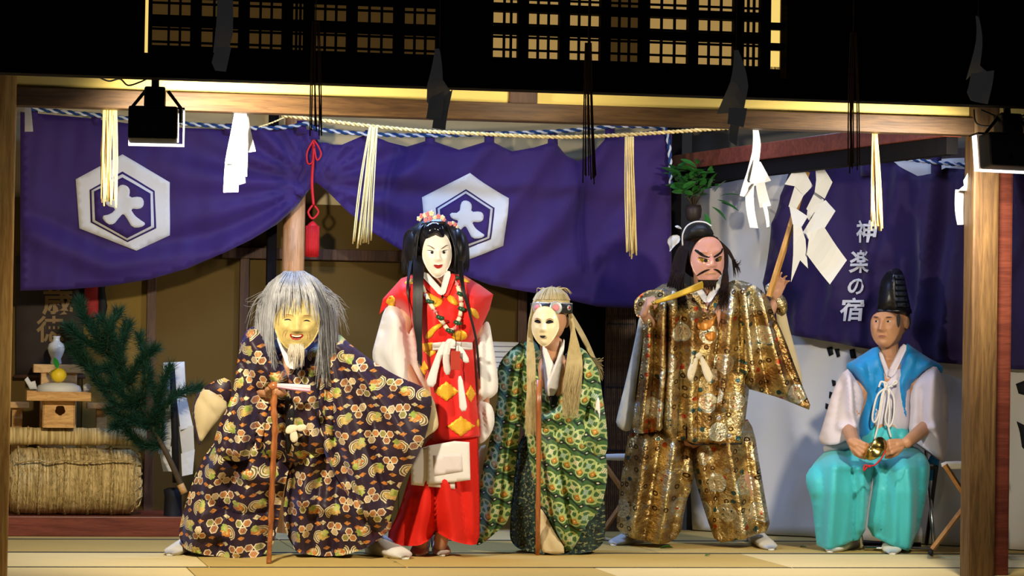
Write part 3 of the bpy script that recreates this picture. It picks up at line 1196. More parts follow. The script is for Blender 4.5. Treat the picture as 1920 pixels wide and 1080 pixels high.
# ------------------------------------------------------------------ zigzag papers and straw bundles
def shide(pieces, Y, label, group=None, mat=None):
    pl = Plane((0, Y, 0), (0, 1, 0))
    q = pieces[0][0]
    t = thing('zigzag_paper', label, 'paper streamer', pl.v(*q), group)
    if Y < -2.5:
        a = pl.v(q[0] + 6, q[1] + 4)
        MB().tube([a, Vector((a.x, a.y, 2.77))], .0016, 5).build('string', DSTR, t)
    for k, p in enumerate(pieces):
        cloth('paper_fold', p, pl, mat or PAPER, t, off=lambda x, y, k=k: .012 * k + .035 * np.sin((y - p[0][1]) * .035 + k * 1.7) + .03 * np.sin(x * .06 + k), thick=.0015, step=12, smooth_shade=False)
    return t


BY = -1.222
tag(twisted('straw_rope', [(-2.4 + .2 * i, -1.232, 2.035 + .003 * math.sin(i)) for i in range(23)], .0125, [STRAW, STRAW_D], 2, .05),
    'straw rope stretched along the hidden back of the front beam', 'rope')
z1 = lambda L: [(x / 2.348, 100 + y / 2.348) for x, y in L]
z3 = lambda L: [(1220 + x / 2.077, 180 + y / 2.077) for x, y in L]
shide([z1([(1055, 225), (1080, 225), (1090, 430), (1095, 500), (1080, 520), (1082, 570), (1050, 580), (1048, 612), (985, 612), (992, 490), (1030, 480), (1042, 330)]),
       z1([(1032, 225), (1060, 225), (1042, 380), (1030, 490), (988, 487), (1010, 370)]), z1([(1060, 225), (1088, 225), (1125, 432), (1092, 437), (1068, 330)]),
       z1([(1050, 360), (1078, 355), (1088, 440), (1082, 545), (1060, 545), (1040, 470)])], BY, 'bright zigzag paper streamer between the two crests')
shide([z3([(392, 90), (412, 90), (425, 190), (422, 300), (400, 345), (365, 392), (348, 388), (372, 300), (385, 220)]),
       z3([(395, 250), (425, 258), (467, 330), (405, 350), (385, 330)]), z3([(372, 340), (405, 330), (412, 440), (417, 515), (388, 512)]),
       z3([(408, 340), (438, 335), (450, 430), (412, 438)]), z3([(412, 425), (428, 420), (437, 512), (426, 515)])], BY, 'bright zigzag paper streamer beside the leafy plant')
shide([z3([(1230, 210), (1250, 210), (1245, 300), (1240, 335), (1200, 335), (1222, 290)]), z3([(1196, 330), (1245, 325), (1240, 372), (1178, 370), (1200, 352)]),
       z3([(1176, 366), (1245, 366), (1240, 470), (1225, 500), (1190, 502)])], BY, 'bright zigzag paper streamer half behind the musician side post')
shide([[(46, 180), (56, 180), (62, 247), (46, 248)]], BY, 'sliver of bright paper streamer beside the grained post')
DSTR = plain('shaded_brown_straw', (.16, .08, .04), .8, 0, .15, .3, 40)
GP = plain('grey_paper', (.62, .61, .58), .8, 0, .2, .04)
GY = -2.62
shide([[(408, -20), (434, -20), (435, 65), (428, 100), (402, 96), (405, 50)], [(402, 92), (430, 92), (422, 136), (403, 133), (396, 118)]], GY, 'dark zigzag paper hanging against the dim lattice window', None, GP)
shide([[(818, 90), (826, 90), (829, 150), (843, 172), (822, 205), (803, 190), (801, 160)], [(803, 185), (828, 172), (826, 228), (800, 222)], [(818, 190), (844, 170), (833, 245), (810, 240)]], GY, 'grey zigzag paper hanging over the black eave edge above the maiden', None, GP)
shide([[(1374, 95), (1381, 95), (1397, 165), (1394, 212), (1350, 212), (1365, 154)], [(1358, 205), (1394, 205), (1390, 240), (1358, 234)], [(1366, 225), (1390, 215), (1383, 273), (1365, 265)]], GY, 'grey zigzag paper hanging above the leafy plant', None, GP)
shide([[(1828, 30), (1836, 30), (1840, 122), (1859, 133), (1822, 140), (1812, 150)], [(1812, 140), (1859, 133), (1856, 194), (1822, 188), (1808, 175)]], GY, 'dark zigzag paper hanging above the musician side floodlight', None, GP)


def straws(px, y0, y1, n, w0, w1, Y, label, mat, lean=0, th=.0036):
    pl = Plane((0, Y, 0), (0, 1, 0))
    mb = MB()
    for k in range(n):
        a = (k + .5) / n - .5
        x0, x1 = px + a * w0, px + lean + a * w1 + RNG.uniform(-3, 3)
        ye = y1 + RNG.uniform(-14, 6)
        mid = ((x0 * .45 + x1 * .55) + RNG.uniform(-3, 3), (y0 + ye) / 2)
        mb.tube(px_line(pl, [(x0, y0, RNG.uniform(-.008, .008)), (*mid, RNG.uniform(-.015, .015)), (x1, ye, RNG.uniform(-.02, .02))], 0, 4), th, 5)
    if Y < -2.5:
        a = pl.v(px, y0 + 2)
        mb.tube([a, Vector((a.x, a.y, 2.77))], .0025, 5)
    o = mb.build('straw_bundle', mat)
    return tag(o, label, 'straw bundle')


straws(206, 196, 384, 13, 26, 28, BY, 'golden straw bundle hanging over the left crest', STRAW, -2)
straws(700, 238, 462, 14, 16, 34, .93, 'golden straw bundle hanging from straw rope near red tassel', STRAW, -20)
straws(1180, 256, 480, 14, 16, 18, .93, 'golden straw bundle hanging from straw rope near the corner post', STRAW, 5)
straws(1640, 250, 428, 10, 9, 26, BY, 'golden straw bundle hanging over the curtain lettering', STRAW, 5)
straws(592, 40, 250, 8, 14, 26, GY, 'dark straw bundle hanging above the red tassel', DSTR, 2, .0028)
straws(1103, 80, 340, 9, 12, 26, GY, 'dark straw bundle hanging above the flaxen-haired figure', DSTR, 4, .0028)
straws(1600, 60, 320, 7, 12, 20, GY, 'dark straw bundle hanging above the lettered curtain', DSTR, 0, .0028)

# ------------------------------------------------------------------ right-hand cloths
n_r = np.array([nrm_[0], nrm_[1], 0.0])
WP = Plane((pr0[0], pr0[1], 0), n_r)


def floor_py(pl, x, z=.006):
    lo, hi = 800.0, 1200.0
    for _ in range(40):
        m = (lo + hi) / 2
        if pl.v(x, m).z > z:
            lo = m
        else:
            hi = m
    return lo


sheet = thing('backdrop_sheet', 'white cloth sheet with black brush marks behind the lettered curtain', 'cloth sheet', WP.v(1500, 1020))
ws, wsurf = cloth('cloth', [(1292, 356), (1330, 346), (1480, 322), (1700, 300), (1955, 290), *[(x, floor_py(WP, x)) for x in (1960, 1800, 1700, 1600, 1500, 1400, 1296)]], WP, WHITE_SHEET, sheet,
                  drape=[(3, 70, .012), (-12, 120, .014), (40, 160, .008)], step=16, seed=4)
for blob in ([(1548, 652), (1558, 650), (1560, 664), (1552, 668)], [(1563, 654), (1572, 654), (1574, 668), (1568, 670)], [(1556, 712), (1565, 714), (1566, 722), (1558, 724)],
             [(1551, 734), (1558, 736), (1556, 748), (1550, 746)], [(1543, 756), (1549, 758), (1548, 768), (1542, 766)], [(1594, 656), (1602, 654), (1604, 672), (1596, 672)],
             [(1904, 720), (1925, 712), (1925, 742), (1910, 738)], [(1904, 790), (1925, 800), (1925, 850), (1914, 838), (1910, 812)]):
    decal('brush_mark', blob, WP, wsurf, INK, sheet, .006, 6)

WQ = WP.s_(.10)
cu2 = thing('lettered_curtain', 'deep purple curtain lettered in white, hung before the white sheet', 'curtain', WQ.v(1640, 660))
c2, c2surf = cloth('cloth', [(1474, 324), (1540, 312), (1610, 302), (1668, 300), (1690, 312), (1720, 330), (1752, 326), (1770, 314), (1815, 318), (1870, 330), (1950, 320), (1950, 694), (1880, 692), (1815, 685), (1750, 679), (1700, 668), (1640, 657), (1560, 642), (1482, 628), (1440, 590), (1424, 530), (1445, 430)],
                   WQ, PURPLE_R, cu2, off=.0, drape=[(4, 55, .014), (-18, 95, .018)], folds=[([(1690, 320), (1660, 480)], 16, .02), ([(1752, 330), (1735, 600)], 18, .025), ([(1815, 330), (1780, 640)], 18, .02)], step=11, seed=11)
tag(twisted('cotton_rope', px_line(WP, [(1560, 300, .12), (1625, 294, .12), (1680, 296, .12), (1750, 304, .12), (1815, 310, .12), (1940, 322, .12)]), .0115, [ROPE_BLUE_A, ROPE_WHITE_A], 2, .07),
    'blue and white twisted rope carrying the lettered curtain', 'rope')
for px in (1625, 1757, 1820):
    cloth('hanging_loop', [(px - 9, 292), (px + 9, 292), (px + 9, 330), (px - 9, 330)], WQ, PURPLE_R, cu2, off=.015, thick=.012, step=12)


def glyph(ch, cx, cy, size, pl, surf, mat, parent, lift=.014, name='character', bold=.012, slant=0.0):
    cu = bpy.data.curves.new('glyph', 'FONT')
    cu.body = ch
    cu.size = 1
    cu.offset = bold
    cu.resolution_u = 3
    ob = bpy.data.objects.new('glyph', cu)
    COL.objects.link(ob)
    dg = bpy.context.evaluated_depsgraph_get()
    me = bpy.data.meshes.new_from_object(ob.evaluated_get(dg))
    V = np.array([v.co[:2] for v in me.vertices])
    faces = [tuple(p.vertices) for p in me.polygons]
    bpy.data.objects.remove(ob)
    bpy.data.curves.remove(cu)
    bpy.data.meshes.remove(me)
    if not len(V):
        return None
    V -= (V.min(0) + V.max(0)) / 2
    V /= max(np.ptp(V[:, 0]), np.ptp(V[:, 1]))
    X = cx + V[:, 0] * size + V[:, 1] * size * slant
    Y = cy - V[:, 1] * size
    Q = np.stack([X, Y], 1)
    return mesh(name, pl(X, Y, surf(Q) + lift), faces, mat, parent, False)


LET = plain('white_lettering_dye', (.55, .55, .58), .8, 0, .2, .04)
for ch, x, y, s in (('神', 1625, 434, 42), ('楽', 1612, 490, 45), ('の', 1604, 537, 33), ('宿', 1598, 580, 44)):
    glyph(ch, x, y, s, WQ, c2surf, LET, cu2, bold=.022, slant=.08)

# ------------------------------------------------------------------ floodlights
def floodlight(px0, px1, py0, py1, Y, label, neck, lean):
    """housing seen from behind: neck box, back housing, reflector frame and lit glass on the stage side"""
    pl = Plane((0, Y, 0), (0, 1, 0))
    a, b = pl.v(px0, py1), pl.v(px1, py0)
    cx, cz = (a.x + b.x) / 2, (a.z + b.z) / 2
    w, h = b.x - a.x, b.z - a.z
    t = thing('stage_floodlight', label, 'floodlight', (cx, Y, a.z))
    R = Matrix.Rotation(math.radians(lean), 3, 'Z') @ Matrix.Rotation(math.radians(-8), 3, 'X')
    o = Vector((cx, Y, cz))
    L = lambda x, y, z: o + R @ Vector((x, y, z))
    MB().box(L(-.012, -.02, .0), (w * .88, .10, h * .95), R, .012).build('housing', BLACK_METAL, t, False)
    MB().box(L(-w * .03, -.03, h * .72), (w * .38, .08, h * .62), R, .01).build('ballast_box', BLACK_METAL, t, False)
    MB().tube([L(-w * .03, -.03, h * 1.0), L(-w * .03, -.03, h * 1.3), L(-w * .03, -.03, h * 1.75)], .016, 10).build('mount_stem', BLACK_METAL, t)
    MB().box(L(0, .035, 0), (w * .80, .012, h * .8), R, .0).build('glass', GLASS_LIT, t, False)
    fr = MB()
    for dx, dz, sx, sz in ((-w / 2 + .003, 0, .005, h), (w / 2 - .003, 0, .006, h), (0, -h / 2 + .003, w, .006)):
        fr.box(L(dx, .045, dz), (sx, .03, sz), R, .001)
    fr.build('reflector_frame', RIM, t, False)
    MB().box(L(0, .045, h / 2 + .004), (w, .07, .008), R).build('visor', BLACK_METAL, t, False)
    MB().box(L(0, -.075, -h * .2), (w * .2, .004, h * .12), R).build('rating_plate', plain('dull_plate', (.03, .03, .03), .6), t, False)
    for s in (-1, 1):
        MB().tube([L(s * w * .43, 0, h * .1), L(s * w * .43, -.02, h * .5), L(s * w * .2, -.03, h * .95)], .007, 6).build('yoke_arm', BLACK_METAL, t)
    return t


RIM = glow('painted_rim_light', (1, .93, .90), 1.6)  # lamp light on the metal rim is put in as emission
floodlight(240, 346, 204, 268, -2.05, 'black floodlight hanging before the curtain between crest and paper streamer', 0, -6)
floodlight(1832, 1945, 254, 318, -2.12, 'black floodlight at the top of the musician side post', 0, 14)
kp = Plane((0, -2.0, 0), (0, 1, 0))
for lab, p in (('dark cable looping under the eave beside the hanging floodlight', [(188, 146), (205, 152), (225, 148), (240, 160), (262, 154), (275, 148)]),
               ('black cable looped over the musician side post', [(1826, 205), (1832, 232), (1862, 236), (1900, 226), (1940, 222)]),
               ('black cable sagging from eave to floodlight by the musician', [(1840, 206), (1870, 218), (1880, 212), (1905, 220), (1940, 208)])):
    tag(MB().tube(px_line(kp, p), .0035, 6).build('power_cable', BLACK_METAL), lab, 'cable')

# ------------------------------------------------------------------ leafy plant in hanging vase
def leaf_mesh(name, L, W, mat, curl=.25, fold=.18):
    V, Fc = [], []
    m = 7
    for i in range(m):
        t = i / (m - 1)
        w = W * math.sin(math.pi * min(t * .92 + .04, 1)) ** .8
        zc = -curl * L * t * t
        for s in (-1, 0, 1):
            V.append((s * w, t * L, zc + abs(s) * w * fold))
    for i in range(m - 1):
        for k in range(2):
            a = i * 3 + k
            Fc.append((a, a + 1, a + 4, a + 3))
    me = bpy.data.meshes.new(name)
    me.from_pydata(V, [], Fc)
    me.materials.append(mat)
    me.polygons.foreach_set('use_smooth', [True] * len(Fc))
    return me


LEAFM = leaf_mesh('leaf', .085, .019, LEAF)


def put_leaf(parent, p, d, sc=1.0, roll=None, me=None, name='leaf'):
    o = bpy.data.objects.new(name, me or LEAFM)
    q = Vector(d).normalized().to_track_quat('Y', 'Z').to_matrix()
    R = q @ Matrix.Rotation(RNG.uniform(-.9, .9) if roll is None else roll, 3, 'Y')
    m = R.to_4x4() @ Matrix.Scale(sc, 4)
    m.translation = Vector([float(a) for a in p])
    o.parent = parent
    COL.objects.link(o)
    o.matrix_basis = parent.matrix_basis.inverted() @ m
    return o


VP = Plane((1.30, 1.30, 0))
pt = thing('potted_evergreen', 'leafy evergreen sprigs in dark vase hanging on the black corner post', 'plant', VP.v(1302, 412))
c = VP.v(1300, 414)
MB().lathe(c, [(.030, 0), (.042, .02), (.046, .06), (.040, .085), (.036, .08)], 18).build('vase', plain('dark_clay', (.03, .018, .012), .5), pt)
for k in range(9):
    a = 2 * math.pi * k / 9 + .3
    top = VP.v(1303 + (math.cos(a) * 44 if k else 0), 352 - abs(math.sin(a * 1.3)) * 34 + (10 if math.cos(a) > .6 else 0), math.sin(a) * .08)
    if k == 0:
        top = VP.v(1306, 308)
    b = c + Vector((0, 0, .07))
    mid = b.lerp(top, .5) + Vector((0, 0, .02))
    MB().tube([b, mid, top], [.004, .003, .002], 5).build('stem', BARK, pt)
    for j in range(9):
        t_ = .3 + .7 * j / 8
        p = b.lerp(mid, t_ * 2) if t_ < .5 else mid.lerp(top, t_ * 2 - 1)
        an = RNG.uniform(0, 6.28)
        d = (top - b).normalized() * .5 + Vector((math.cos(an), -abs(math.sin(an)) * .8, RNG.uniform(-.2, .6)))
        put_leaf(pt, p, d, RNG.uniform(.75, 1.25))
for x, y, dx, dy in ((1322, 400, 8, 22), (1335, 388, 24, 14), (1345, 375, 26, 6), (1350, 368, 26, -8), (1340, 360, 12, -18), (1328, 352, 8, -22), (1352, 380, 20, 4)):
    p, q = VP.v(x, y, .08), VP.v(x + dx, y + dy, .10)
    put_leaf(pt, p, q - p, 1.2, .2)

# ------------------------------------------------------------------ alcove offerings
ST = .104
AP = Plane((-2.1, 1.42, 0), (0, 1, 0))


def bale():
    c0, c1 = AP.v(14, 905), AP.v(262, 905)
    r = .172
    cz = ST + r + .001
    t = thing('straw_bale', 'fat roped straw rice bale lying on the red alcove step', 'straw bale', (c0.x / 2 + c1.x / 2, 1.42, ST))
    V, Fc = [], []
    nx, na = 34, 48
    for i in range(nx + 1):
        u = i / nx
        x = c0.x + (c1.x - c0.x) * u
        e = min(u, 1 - u) * (c1.x - c0.x)
        rr = r * (1 - .34 * max(0, 1 - e / .055) ** 2)
        band = min(abs((u * 3.55 + .62) % 1), 1 - abs((u * 3.55 + .62) % 1))
        rr *= 1 - .035 * math.exp(-(band / .06) ** 2)
        for k in range(na):
            a = 2 * math.pi * k / na
            q = rr * (1 + .018 * math.sin(a * 23 + i * .7) + RNG.uniform(-.012, .012))
            V.append((x, 1.42 + q * math.cos(a), cz + q * math.sin(a)))
    for i in range(nx):
        for k in range(na):
            Fc.append((i * na + k, i * na + (k + 1) % na, (i + 1) * na + (k + 1) % na, (i + 1) * na + k))
    Fc.append(tuple(range(na)))
    Fc.append(tuple(nx * na + na - 1 - k for k in range(na)))
    mesh('straw_body', V, Fc, STRAW_WRAP, t)
    for px in (34, 72, 120, 163, 207):
        x = AP.v(px, 905).x
        twisted('rope_band', [(x + .004 * math.sin(3 * a), 1.42 + (r * 1.02 + .003) * math.cos(a), cz + (r * 1.02 + .003) * math.sin(a)) for a in [2 * math.pi * k / 40 for k in range(41)]], .009, [STRAW_WRAP, STRAW_D2], 2, .04, t, .016, 4)
    # slack rope along the front and the laced end
    twisted('lacing', px_line(AP, [(30, 868, .17), (72, 862, .185), (90, 868, .185), (120, 862, .185), (163, 866, .185), (207, 862, .185), (250, 868, .15)], 0, 5), .007, [STRAW_WRAP, STRAW_D2], 2, .03, t, .016, 4)
    for k in range(9):
        a = -1.2 + k * .42
        twisted('end_lacing', [(c1.x - .055, 1.42 - r * .99 * math.cos(a), cz + r * .99 * math.sin(a)), (c1.x - .005, 1.42 - r * .84 * math.cos(a + .25), cz + r * .84 * math.sin(a + .25)), (c1.x + .006, 1.42 - r * .5 * math.cos(a + .5), cz + r * .5 * math.sin(a + .5))], .008, [STRAW_WRAP, STRAW_D2], 2, .03, t, .016, 4)
    mb = MB()
    for k in range(900):
        u = RNG.uniform(.02, .97)
        x = c0.x + (c1.x - c0.x) * u
        a = RNG.uniform(-.9, .95)
        ln = RNG.uniform(.1, .35)
        rr = r * 1.012
        mb.tube([(x + RNG.uniform(-.008, .008), 1.42 - rr * math.cos(a + s * ln), cz + rr * math.sin(a + s * ln)) for s in (0, .5, 1)], .0016, 3, False)
    mb.build('loose_straw', STRAW_WRAP, t, stuff=True)
    return cz + r


STRAW_D2 = plain('dull_straw', (.40, .29, .12), .8)
ztop = bale()
z0 = AP.v(150, 827).z
c0, c1 = AP.v(10, 827).x, AP.v(273, 827).x
zr = ztop + .062
t = thing('straw_roll', 'long thin straw mat roll lying on top of the rice bale', 'straw roll', ((c0 + c1) / 2, 1.40, ztop))
V = []
mb = MB()
mb.tube([(c0 + (c1 - c0) * i / 24, 1.40, zr) for i in range(25)], [.045 + .002 * math.sin(i * 2.1) for i in range(25)], 22)
mb.build('rolled_mat', STRAW_WRAP, t)
for px in (52, 252, 262):
    x = AP.v(px, 827).x
    twisted('binding', [(x, 1.40 + .047 * math.cos(a), zr + .047 * math.sin(a)) for a in [2 * math.pi * k / 20 for k in range(21)]], .006, [STRAW_WRAP, STRAW_D2], 2, .03, t, .012, 4)
zr2 = zr + .046

OY = 1.40
OP = Plane((-2.1, OY - .02, 0), (0, 1, 0))
def pxz(px, py):
    v = OP.v(px, py)
    return v.x, v.z


t = thing('offering_stand', 'pale cypress offering stand with round hole under the rice cake', 'offering stand', (pxz(110, 811)[0], OY, zr2))
xa, za = pxz(80, 751)
xb, _ = pxz(140, 751)
zA = max(zr2, pxz(110, 811)[1])
zt_ = pxz(110, 751)[1]
tray_t = pxz(110, 733)[1]
cx = (xa + xb) / 2
w = xb - xa
for s in (-1, 1):
    boxo('side_panel', (cx + s * (w / 2 - .005), OY, (zr2 + zt_) / 2), (.010, w, zt_ - zr2), WOOD_PALE, t)
hx, hz = pxz(112, 769)
hr = .027
# front board with a five-lobed opening
pts = [(cx - w / 2, zr2), (cx + w / 2, zr2), (cx + w / 2, zt_), (cx - w / 2, zt_)]
V, Fc = [], []
nl = 40
for k in range(nl):
    a = 2 * math.pi * k / nl
    rr = hr * (.86 + .14 * abs(math.cos(a * 2.5 + math.pi / 4)))
    V.append((hx + rr * math.cos(a), OY - w / 2, hz + rr * math.sin(a)))
for k in range(nl):
    a = 2 * math.pi * k / nl
    dx, dz = math.cos(a), math.sin(a)
    sx_ = ((cx + w / 2 - hx) / dx if dx > 0 else (cx - w / 2 - hx) / dx) if abs(dx) > 1e-6 else 1e9
    sz_ = ((zt_ - hz) / dz if dz > 0 else (zr2 - hz) / dz) if abs(dz) > 1e-6 else 1e9
    q = min(sx_, sz_)
    V.append((hx + dx * q, OY - w / 2, hz + dz * q))
n0 = len(V)
V += [(a, b + .010, c_) for a, b, c_ in V]
for k in range(nl):
    k2 = (k + 1) % nl
    Fc += [(k, nl + k, nl + k2, k2), (n0 + k, n0 + k2, n0 + nl + k2, n0 + nl + k), (k, k2, n0 + k2, n0 + k), (nl + k2, nl + k, n0 + nl + k, n0 + nl + k2)]
mesh('front_panel', V, Fc, WOOD_PALE, t, False)
boxo('back_panel', (cx, OY + w / 2 - .005, (zr2 + zt_) / 2), (w - .02, .01, zt_ - zr2), WOOD_PALE, t)
ta, tb = pxz(49, 740)[0], pxz(169, 740)[0]
boxo('tray_base', ((ta + tb) / 2, OY, zt_ + .006), (tb - ta - .02, .27, .012), WOOD_PALE, t)
for s in (-1, 1):
    boxo('tray_rim', ((ta + tb) / 2, OY + s * .14, zt_ + .024), (tb - ta, .008, .048), WOOD_PALE, t)
    boxo('tray_rim', ((ta + tb) / 2 + s * ((tb - ta) / 2 - .004), OY, zt_ + .024), (.008, .27, .048), WOOD_PALE, t)
mz = zt_ + .012
mx_ = pxz(111, 720)[0]
mo = MB().lathe((mx_, OY, mz), [(.02, 0), (.09, .002), (.112, .018), (.117, .042), (.108, .064), (.075, .078), (.0, .082)], 28).build('rice_cake', MOCHI)
tag(mo, 'flat round white rice cake on the offering stand', 'rice cake')
yz = mz + .0825
yo = thing('citrus_fruit', 'yellow citrus with green leaf resting on the rice cake', 'fruit', (mx_, OY - .02, yz))
yr = .040
MB().ball((mx_ - .004, OY - .02, yz + yr * .93), (yr * 1.04, yr * 1.04, yr * .95), 18, 12).build('fruit', YUZU, yo)
put_leaf(yo, (mx_ - .012, OY - .03, yz + yr * 1.8), (-.15, -.2, .8), .75, .3, leaf_mesh('leaf', .085, .021, plain('fresh_leaf', (.03, .30, .05), .35)))
put_leaf(yo, (mx_ - .012, OY - .045, yz + yr * 1.75), (-.7, -.5, -.15), .7, .3, leaf_mesh('leaf', .085, .021, plain('fresh_leaf', (.03, .30, .05), .35)))
# taller stand behind with the sake flask
BY2 = 1.69
BP = Plane((-2.1, BY2, 0), (0, 1, 0))
t = thing('offering_table', 'tall cypress offering table carrying the white flask', 'offering stand', (BP.v(110, 811).x, BY2, ST))
sa, sb = BP.v(62, 690).x, BP.v(158, 690).x
sz = BP.v(110, 699).z
boxo('top_board', ((sa + sb) / 2, BY2, sz + .022), (sb - sa, .18, .045), WOOD_PALE, t)
boxo('body', ((sa + sb) / 2, BY2, (sz + ST) / 2), ((sb - sa) * .7, .16, sz - ST), WOOD_PALE, t)
fz = sz + .0445
fx = BP.v(105, 680).x
fk = MB().lathe((fx, BY2, fz), [(.026, 0), (.030, .006), (.026, .03), (.040, .062), (.046, .085), (.040, .108), (.020, .122), (.017, .14), (.022, .150), (.015, .150)], 24).build('sake_flask', WHITE_GLAZE)
tag(fk, 'small white glazed sake flask on the tall offering table', 'flask')
t = thing('side_stand', 'narrow cypress stand beside the pine bough', 'offering stand', (BP.v(170, 811).x, BY2 - .02, ST))
la, lb = BP.v(162, 757).x, BP.v(206, 757).x
lz = BP.v(170, 766).z
boxo('top_board', ((la + lb) / 2, BY2 - .02, lz + .016), (lb - la, .12, .032), WOOD_PALE, t)
boxo('leg', (lb - .045, BY2 - .02, (lz + ST) / 2), (.055, .055, lz - ST), WOOD_PALE, t)
t = thing('side_stand', 'narrow cypress stand beside the grained front post', 'offering stand', (BP.v(50, 811).x, BY2 - .02, ST))
la, lb = BP.v(16, 757).x, BP.v(54, 757).x
boxo('top_board', ((la + lb) / 2, BY2 - .02, lz + .016), (lb - la, .12, .032), WOOD_PALE, t)
boxo('leg', (la + .045, BY2 - .02, (lz + ST) / 2), (.055, .055, lz - ST), WOOD_PALE, t)
for lab, L in (('crumpled white paper on the offering tray near the post', [(46, 712), (52, 706), (58, 716), (66, 714), (70, 730), (56, 730)]), ('folded white paper tip on the offering tray near the pine', [(156, 722), (164, 718), (171, 724), (168, 734), (157, 734)])):
    cpx = Plane((-2.1, OY - .10, 0), (0, 1, 0))
    o, _ = pillow('folded_paper', L, cpx, PAPER, None, .014, .014, 6, step=4, smooth=0)
    tag(o, lab, 'paper')
# hanging scroll with two gilt characters
HS = Plane((-2.1, BACK - .05, 0), (0, 1, 0))
sc_ = thing('hanging_scroll', 'dark hanging scroll with gilt brush characters behind the offerings', 'scroll', HS.v(105, 700))
so, ssurf = cloth('scroll_sheet', [(30, 480), (156, 480), (156, 705), (30, 705)], HS, plain('dark_scroll_paper', (.035, .026, .022), .8), sc_, step=30)
MB().tube([HS.v(26, 706, .01), HS.v(160, 706, .01)], .012, 10).build('scroll_roller', WOOD_DARK, sc_)
GILT = plain('gilt_ink', (.20, .12, .035), .5)
glyph('歳', 108, 562, 58, HS, ssurf, GILT, sc_, .004, bold=.02)
glyph('徳', 94, 617, 52, HS, ssurf, GILT, sc_, .004, bold=.02)
rb = thing('red_banner', 'narrow red cloth banner with black edge beside the hanging scroll', 'banner', HS.v(172, 640))
cloth('cloth', [(158, 500), (190, 500), (188, 560), (191, 590), (158, 600)], HS, plain('red_banner_cloth', (.28, .012, .012), .7), rb, off=.03, step=14)
cloth('edge', [(186, 500), (200, 500), (196, 545), (201, 575), (192, 612), (184, 590)], HS, INK, rb, off=.036, step=10)

# pine bough
PP = Plane((-1.72, 1.16, 0), (0, 1, 0))
pb = thing('pine_bough', 'large dark green pine bough leaning across the alcove', 'pine bough', PP.v(345, 925))
bran = [[(346, 925, .05), (318, 862, .04), (285, 800, .02), (240, 720, .0), (200, 660, -.02), (175, 610, -.05)]]
for b in ((300, 830, 300, 770, 275, 690), (285, 800, 325, 745, 372, 728), (285, 800, 250, 790, 205, 770), (262, 760, 275, 700, 262, 630), (240, 720, 190, 720, 150, 650), (240, 720, 215, 640, 190, 600), (285, 800, 300, 740, 318, 690), (262, 760, 220, 760, 180, 712), (200, 660, 160, 640, 130, 615), (240, 720, 262, 680, 290, 655), (220, 690, 230, 640, 240, 610), (306, 838, 270, 835, 238, 810), (215, 690, 165, 690, 135, 655), (262, 760, 225, 735, 205, 690), (200, 660, 205, 620, 222, 585), (190, 640, 160, 600, 150, 570), (270, 775, 240, 790, 215, 800)):
    bran.append([(b[0], b[1], .02), (b[2], b[3], RNG.uniform(-.02, .08)), (b[4], b[5], RNG.uniform(-.04, .12))])
nm = MB()
for k, b in enumerate(bran):
    L = px_line(PP, b, 0, 8)
    MB().tube(L, [.017 - .013 * i / len(L) if k == 0 else .006 - .004 * i / len(L) for i in range(len(L))], 6).build('branch', BARK, pb)
    for i in range(0 if k else len(L) // 3, len(L) - 1):
        d = (L[i + 1] - L[i])
        for j in range(70):
            p = L[i] + d * RNG.random()
            v = d.normalized() * RNG.uniform(.2, 1.0) + Vector((RNG.uniform(-1, 1), RNG.uniform(-1, 1), RNG.uniform(-.7, 1))) * .8
            v = v.normalized() * RNG.uniform(.05, .085)
            s = v.cross(Vector((RNG.uniform(-1, 1), RNG.uniform(-1, 1), RNG.uniform(-1, 1)))).normalized() * .0020
            nm.add([p - s, p + s, p + v], [(0, 1, 2)])
nm.build('needles', PINE, pb, stuff=True)
MB().tube([PP.v(338, 908, .048), PP.v(346, 925, .052)], .0185, 10).build('cut_end', WOOD_PALE, pb)

# white paper wand on its black stand
GPn = Plane((-1.5, 1.34, 0), (0, 1, 0))
g = thing('paper_wand', 'white zigzag paper wand on a black stick standing beside the pine bough', 'paper wand', GPn.v(325, 966))
cloth('paper_top', [(306, 680), (346, 678), (349, 742), (308, 742)], GPn, PAPER, g, off=.0, thick=.002, step=14)
for k, p in enumerate(([(303, 742), (330, 744), (322, 790), (300, 800)], [(330, 742), (350, 746), (362, 800), (338, 806)], [(300, 796), (324, 788), (318, 842), (296, 850)], [(336, 800), (362, 798), (364, 846), (342, 856)], [(298, 846), (334, 832), (332, 884), (306, 884)], [(338, 850), (364, 842), (360, 888), (340, 892)])):
    cloth('paper_fold', p, GPn, PAPER, g, off=lambda x, y, k=k: .008 + .012 * (k % 3) + .02 * np.sin((x - 300) * .06 + k), thick=.0015, step=10, smooth_shade=False)
MB().tube([GPn.v(323, 692, .05), GPn.v(328, 800, .05), GPn.v(330, 905, .05)], [.014, .02, .018], 8).build('stick', INK, g)
MB().lathe((GPn.v(324, 966).x, GPn.v(324, 966).y, 0), [(.075, 0), (.07, .02), (.05, .03), (.045, .20), (.05, .24), (.03, .25)], 16).build('stand', INK, g)

